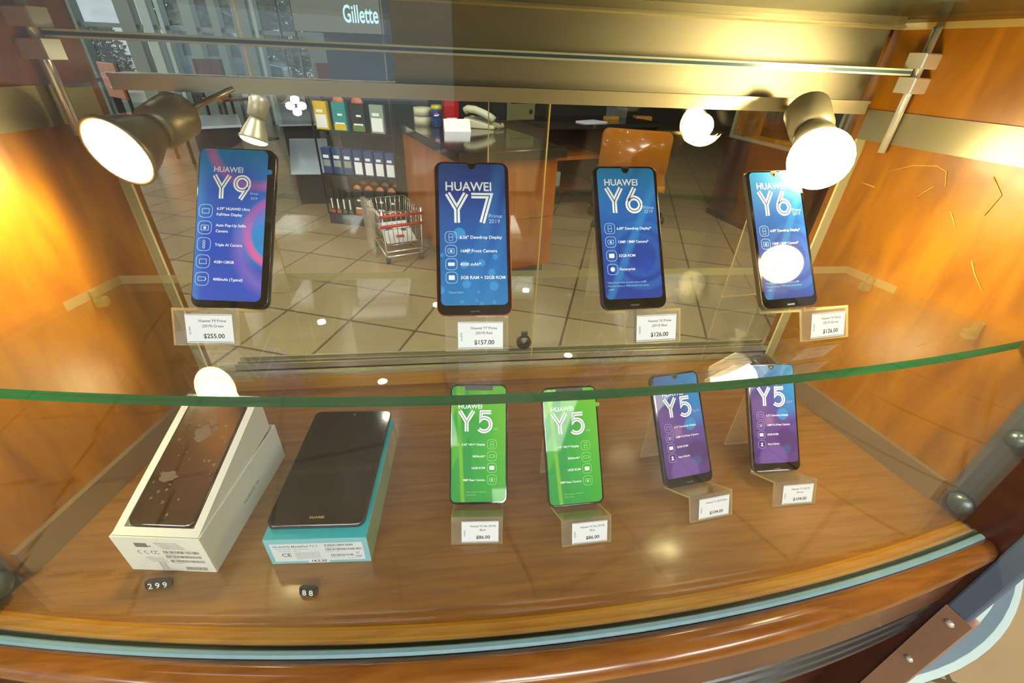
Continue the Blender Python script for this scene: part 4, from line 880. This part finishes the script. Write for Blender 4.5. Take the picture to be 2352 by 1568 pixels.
for i in range(4): pack(14+i*46, 12, 76, 36, 165, 30, ('charcoal', 'pack_red' if i < 2 else 'pack_emerald', 'paper'), 'slim black razor pack with a %s foot, %s of its pair on the lowest shelf' % ('red' if i < 2 else 'green', 'left' if i % 2 == 0 else 'right'), 'slim packs on the lowest shelf', 'slim')
for i, nm in enumerate(('first', 'second', 'third', 'fourth')): pack(204+i*84, 12, 76, 66, 180, 26, ('charcoal', 'pack_orange', 'paper'), 'black and orange razor pack, %s from the slim packs in the front row' % nm, 'orange packs in front', 'foot')
for i, nm in enumerate(('first', 'second', 'third', 'fourth')): pack(214+i*82, 90, 76, 66, 195, 26, ('charcoal', 'pack_orange', 'paper'), 'black and orange razor pack, %s in the row behind' % nm, 'orange packs behind', 'foot')
for i, nm in enumerate(('first', 'second', 'third', 'fourth', 'fifth', 'sixth', 'seventh')):
    b = i < 3; pack(14+i*76, 12, 346, 66, 165, 60, ('tub_blue', 'pack_grey' if b else 'paper', 'paper'), '%s razor tub, %s from the left on the middle shelf' % ('blue' if b else 'grey-blue', nm), 'tubs on the middle shelf', 'band' if b else 'window')
for i, (m, c1, lab) in enumerate((('pack_yellow', 'paper', 'yellow razor pack on the upper shelf'), ('pack_teal', 'pack_yellow', 'teal razor pack with yellow foot on the upper shelf'), ('charcoal', 'pack_green', 'black razor pack with green foot on the upper shelf'), ('pack_grey', 'paper', 'grey razor pack on the upper shelf'))):
    pack(15+i*128, 12, 621, 92, 165, 36, (m, c1, 'paper'), lab, 'packs on the upper shelf', 'foot' if i in (1, 2) else 'window')
# ---------------------------------------------------------------- small shopping trolley
c0 = hit_z(930, 598, -600); yt = 0.37
t = empty('shopping_trolley', (c0.x, c0.y, -600), (0, 0, yt), 'small wire shopping trolley with red handle bars by the razor stand', 'trolley')
wd2, dp = 120.0, 330.0
def wire(name, paths, r, m, par): 
    mb = MB(); mb.smooth = True
    for p in paths: mb.tube(p, r, 6)
    return mb.build(name, m, par)
zb, ztp = 110.0, 300.0
fr = lambda z, k: [(-wd2*k, -10, z), (wd2*k, -10, z), (wd2*k, dp, z), (-wd2*k, dp, z), (-wd2*k, -10, z)]
paths = [fr(ztp, 1.0), fr(zb, .85), fr((zb+ztp)/2, .93)]
for i in range(9):
    u_ = i/8; paths += [[(-wd2*.85+u_*wd2*1.7, -10, zb), (-wd2+u_*wd2*2, -10, ztp)], [(-wd2*.85+u_*wd2*1.7, dp, zb), (-wd2+u_*wd2*2, dp, ztp)], [(-wd2*.85+u_*wd2*1.7, -10, zb), (-wd2*.85+u_*wd2*1.7, dp, zb)]]
for i in range(9):
    y_ = -10+i*(dp+10)/8
    for s in (-1, 1): paths.append([(s*wd2*.85, y_, zb), (s*wd2, y_, ztp)])
wire('basket', paths, 2.2, 'wire', t)
wire('chassis', [[(-wd2*.9, -20, 45), (wd2*.9, -20, 45), (wd2*.8, dp, 45), (-wd2*.8, dp, 45), (-wd2*.9, -20, 45)], [(-wd2*.9, -20, 45), (-wd2*.95, -30, ztp+20)], [(wd2*.9, -20, 45), (wd2*.95, -30, ztp+20)], [(-wd2*.9, -20, 75), (wd2*.9, -20, 75)]], 5, 'chrome', t)
for z in (232, 290): wire('handle_bar', [[(-wd2-10, -34, z), (wd2+10, -34, z)]], 9, 'red_plastic', t)
for x in (-wd2*.85, wd2*.85):
    for y_ in (-10, dp-15):
        mb = MB(); mb.smooth = True; mb.M = Matrix.Translation((x, y_, 20)) @ Matrix.Rotation(math.pi/2, 4, 'Y'); mb.lathe([(20, -9), (20, 9)], 14); mb.build('wheel', 'soft_black', t)
q = Matrix.Translation((c0.x, c0.y, -600)) @ Matrix.Rotation(yt, 4, 'Z')
fy = empty('flyer', label='white printed flyer lying in the shopping trolley', cat='flyer'); fy.matrix_world = Matrix.Translation(W(*(q @ Vector((0, 120, 112.5))))) @ Matrix.Rotation(yt, 4, 'Z') @ Matrix.Rotation(0.22, 4, 'X')
mb = MB(); mb.box(-90, 90, -110, 130, 26, 29); mb.build('sheet', 'paper', fy)
g = MB()
for i, (x, y_, a, b) in enumerate(((-20, -60, 50, 30), (30, 10, 30, 24), (-60, 40, 40, 30), (20, 70, 40, 24))): g.mat = i % 3; g.box(x, x+a, y_, y_+b, 29, 29.6)
g.build('sheet_print', ['pack_red', 'can_blue', 'purple'], fy)
q2 = q @ Vector((-wd2-18, 150, 0))
pb = MB(); pb.smooth = True; pb.M = Matrix.Rotation(yt+.2, 4, 'Z'); pb.loft([[(x*k, y_*k, z) for x, y_ in rrect(-10, 10, -80, 80, 9, 3)] for z, k in ((0, .5), (60, .6), (240, .9), (330, 1.0), (345, .8))]); tag(pb.build('plastic_bag', 'acrylic', None, (q2.x-14, q2.y, -599)), 'clear plastic bag standing left of the trolley', 'bag')
# ---------------------------------------------------------------- left: cafe furniture, windows and what is outside
def low_case(q4, zt, label):
    P = [hit_z(px, py, zt) for px, py in q4]; c = sum(P, Vector())/4; t = empty('low_counter', (c.x, c.y, -600), (0, 0, 0), label, 'counter')
    poly = [(p.x-c.x, p.y-c.y) for p in P]
    mb = MB(); mb.slab(poly, zt+600-18, zt+600); mb.build('counter_top', 'table_white', t)
    mb = MB(); mb.slab([(x*.86, y*.86) for x, y in poly], 0, zt+600-18); mb.build('counter_base', 'charcoal', t)
    return t
low_case([(668, 395), (760, 395), (750, 318), (664, 318)], -330, 'low counter with pale blue top, nearer one left of the razor stand')
low_case([(640, 286), (738, 284), (728, 240), (632, 242)], -250, 'pale blue topped counter farther back, left of the razor stand')
low_case([(430, 292), (555, 286), (545, 262), (425, 266)], -60, 'pale counter far left below the windows')
def table(x, y, label, g='cafe tables'):
    t = empty('cafe_table', (x, y, -600), (0, 0, 0.3), label, 'table', g)
    mb = MB(); mb.rbox(-380, 380, -380, 380, 700, 730, 6); mb.build('table_top', 'counter_black', t)
    mb = MB(); mb.smooth = True; mb.lathe([(200, 0), (200, 14), (40, 30), (35, 690), (150, 700)], 18); mb.build('pedestal', 'dark_metal', t)
def chair(x, y, rz, label):
    t = empty('cafe_chair', (x, y, -600), (0, 0, rz), label, 'chair', 'cafe chairs')
    mb = MB(); mb.rbox(-200, 200, -200, 200, 430, 460, 5); mb.build('seat', 'desk_wood', t)
    mb = MB(); mb.rbox(-200, 200, 180, 205, 600, 880, 5); mb.build('backrest', 'desk_wood', t)
    for a in (-1, 1):
        for b in (-1, 1): mb = MB(); mb.box(a*180-14, a*180+14, b*180-14, b*180+14, 0, 880 if b > 0 else 430); mb.build('leg', 'dark_metal', t)
table(-3600, 5200, 'black cafe table nearest the far left windows'); table(-2600, 6200, 'black cafe table in the middle before the windows')
chair(-3000, 4600, 2.4, 'wooden cafe chair right of the nearest table'); chair(-3000, 6400, 1.0, 'wooden cafe chair left of the middle table'); chair(-1900, 7000, 4.0, 'wooden cafe chair right of the middle table')
# window front of the left side
YW = 7600.0
def at_y(px, py, Y): return hit_plane(px, py, Vector((0, Y, 0)), Vector((0, 1, 0)))
xl, xr = -7400.0, -1700.0
wn = empty('window_1', (0, YW, -600)); tag(wn, kind='structure')
mb = MB(); mb.box(xl, xr, 0, 90, 0, 250); mb.box(xl, xr, 0, 90, 2700, 2850); mb.box(xl, xr, 10, 60, 1180, 1230); mb.build('window_frame', 'mullion', wn)
for px, wpx, m in ((300, 34, 'mullion'), (345, 22, 'mullion_pale'), (378, 9, 'mullion_pale'), (440, 26, 'mullion'), (500, 18, 'mullion'), (560, 36, 'mullion'), (590, 8, 'mullion_pale'), (722, 40, 'mullion'), (180, 12, 'mullion')):
    a = at_y(px-wpx/2, 60, YW).x; b = at_y(px+wpx/2, 60, YW).x; mb = MB(); mb.box(a, b, -60, 110, 0, 2850); mb.build('mullion', m, wn)
mb = MB(); mb.box(xl, xr, 40, 48, 250, 2700); mb.build('window_pane', 'window_glass', wn)
mb = MB(); mb.slab([(-16000, YW+200), (4000, YW+200), (4000, 40000), (-30000, 40000), (-30000, YW+200)], -700, -605); tag(mb.build('ground_outside', 'plaza'), kind='structure')
# hills
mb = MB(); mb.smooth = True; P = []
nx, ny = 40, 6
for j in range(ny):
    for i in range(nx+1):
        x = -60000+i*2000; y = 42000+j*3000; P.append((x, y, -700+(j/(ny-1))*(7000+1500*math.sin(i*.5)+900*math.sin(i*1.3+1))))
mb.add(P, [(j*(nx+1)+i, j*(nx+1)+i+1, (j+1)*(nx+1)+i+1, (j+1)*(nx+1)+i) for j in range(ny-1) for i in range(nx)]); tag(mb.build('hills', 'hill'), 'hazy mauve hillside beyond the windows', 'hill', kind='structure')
def tree(px, Y, h, r, label):
    b = at_y(px, 100, Y); t = empty('tree', (b.x, Y, -600), (0, 0, 0), label, 'tree', 'trees outside the windows')
    mb = MB(); mb.smooth = True; mb.lathe([(h*.035, 0), (h*.022, h*.6), (h*.008, h)], 8); mb.build('trunk', 'bark', t)
    mb = MB(); rnd = random.Random(px)
    for i in range(900):
        z = h*(.22+.78*rnd.random()**1.1); rr_ = r*(1-((z/h-.45)/.62)**2)**.5 if abs((z/h-.45)/.62) < 1 else 0.1*r
        a = rnd.random()*6.283; q_ = rr_*rnd.random()**.5; c = Vector((q_*math.cos(a), q_*math.sin(a), z)); s_ = h*.045*(0.6+rnd.random())
        u_ = Vector((rnd.uniform(-1, 1), rnd.uniform(-1, 1), rnd.uniform(-.6, .6))).normalized()*s_; v_ = u_.cross(Vector((rnd.uniform(-1, 1), rnd.uniform(-1, 1), 1))).normalized()*s_*.6
        mb.add([c-u_-v_, c+u_-v_*.4, c+u_*.6+v_, c-u_*.5+v_], [(0, 1, 2, 3)])
    mb.build('foliage', 'leaf', t)
tree(470, 13500, 3600, 900, 'dark tree outside between the wide window posts'); tree(235, 14000, 1300, 500, 'low bushy tree outside at the far left window'); tree(590, 19500, 3900, 800, 'slender tree outside behind the thickest window post')
tree(660, 15500, 2600, 900, 'tree outside near the right end of the windows'); tree(690, 13000, 900, 800, 'low green bush outside right of the parked car')
b = at_y(525, 175, 10200)
t = empty('parked_car', (b.x, 10200, -600), (0, 0, 0.1), 'pale blue car parked outside beyond the windows', 'car')
mb = MB(); mb.smooth = False; mb.prism([(-1100, 250), (1100, 250), (1120, 700), (650, 780), (350, 1250), (-600, 1280), (-1000, 800)], lambda x, z: (x, -450, z), lambda x, z: (x, 450, z)); mb.build('car_body', 'car_blue', t, bevel=60)
mb = MB(); mb.prism([(-520, 830), (480, 830), (280, 1180), (-480, 1200)], lambda x, z: (x, -465, z), lambda x, z: (x, 465, z)); mb.build('car_windows', 'charcoal', t)
for x in (-700, 700):
    for y_ in (-440, 440): mb = MB(); mb.smooth = True; mb.M = Matrix.Translation((x, y_, 250)) @ Matrix.Rotation(math.pi/2, 4, 'X'); mb.lathe([(250, -60), (250, 60)], 16); mb.build('wheel', 'soft_black', t)

# ---------------------------------------------------------------- the mall ceiling's small downlights, mirrored in the glass shelf
for i, (x, y) in enumerate(((-1500, 1500), (-700, 2300), (100, 1900), (900, 2600), (1500, 1600), (-300, 3600), (700, 3900), (-1400, 3300))):
    t = empty('downlight', (x, y, 2250), (0, 0, 0), 'small round ceiling downlight above the shop floor', 'ceiling light', 'ceiling downlights')
    mb = MB(); mb.smooth = True; mb.lathe([(40, 0), (52, -6), (52, -10), (40, -10)], 20, False, False); mb.build('trim_ring', 'chrome', t)
    mb = MB(); mb.lathe([(38, -3), (38, -6)], 20); mb.build('light_disc', 'downlight_glow', t)
for i, (x, y) in enumerate(((-3000, -3600), (-1200, -3600), (600, -3600), (2400, -3600), (-2100, -6000), (300, -6000), (-5200, 1500), (-5200, 4500), (-1300, 200), (1300, 200))):  # glowing panels added as fill light for cabinet and shop
    t = empty('fill_panel', (x, y, 2250), (0, 0, 0), 'added square fill-light panel above the mall', 'ceiling light', 'added fill-light panels')
    mb = MB(); mb.box(-600, 600, -600, 600, -20, -14); mb.build('diffuser', 'fill_glow', t)
    mb = MB(); mb.box(-640, 640, -640, -600, -24, 0); mb.box(-640, 640, 600, 640, -24, 0); mb.box(-640, -600, -600, 600, -24, 0); mb.box(600, 640, -600, 600, -24, 0); mb.build('frame', 'mullion_pale', t)
# ---------------------------------------------------------------- curved metal kick ring on the floor at the right
P1, P2 = hit_z(2120, 1568, -597), hit_z(2352, 1312, -597)
mid = (P1+P2)/2; dr = (P2-P1); nrm = Vector((dr.y, -dr.x, 0)).normalized()
path = []
for i in range(-3, 14):
    u_ = i/10; c = P1.lerp(P2, u_)+nrm*(40*(1-(2*u_-1)**2)); path.append(c)
def strip(off0, off1, z0, z1, name, m, par):
    mb = MB(); rings = []
    for i, p in enumerate(path):
        tt = (path[min(i+1, len(path)-1)]-path[max(i-1, 0)]).normalized(); nn = Vector((tt.y, -tt.x, 0))
        a, b = p+nn*off0, p+nn*off1; rings.append([(a.x, a.y, z0), (b.x, b.y, z0), (b.x, b.y, z1), (a.x, a.y, z1)])
    mb.loft(rings); return mb.build(name, m, par)
t = empty('kick_ring', (0, 0, 0), label='curved pale metal kick rail on the tiled floor at bottom right', cat='kick rail')
strip(-14, 0, -600, -596, 'outer_edge', 'mullion_pale', t); strip(-38, -14, -600, -592, 'groove', 'groove_grey', t); strip(-56, -38, -600, -588, 'inner_edge', 'mullion_pale', t); strip(-150, -56, -600, -585, 'brass_band', 'brass_pale', t)
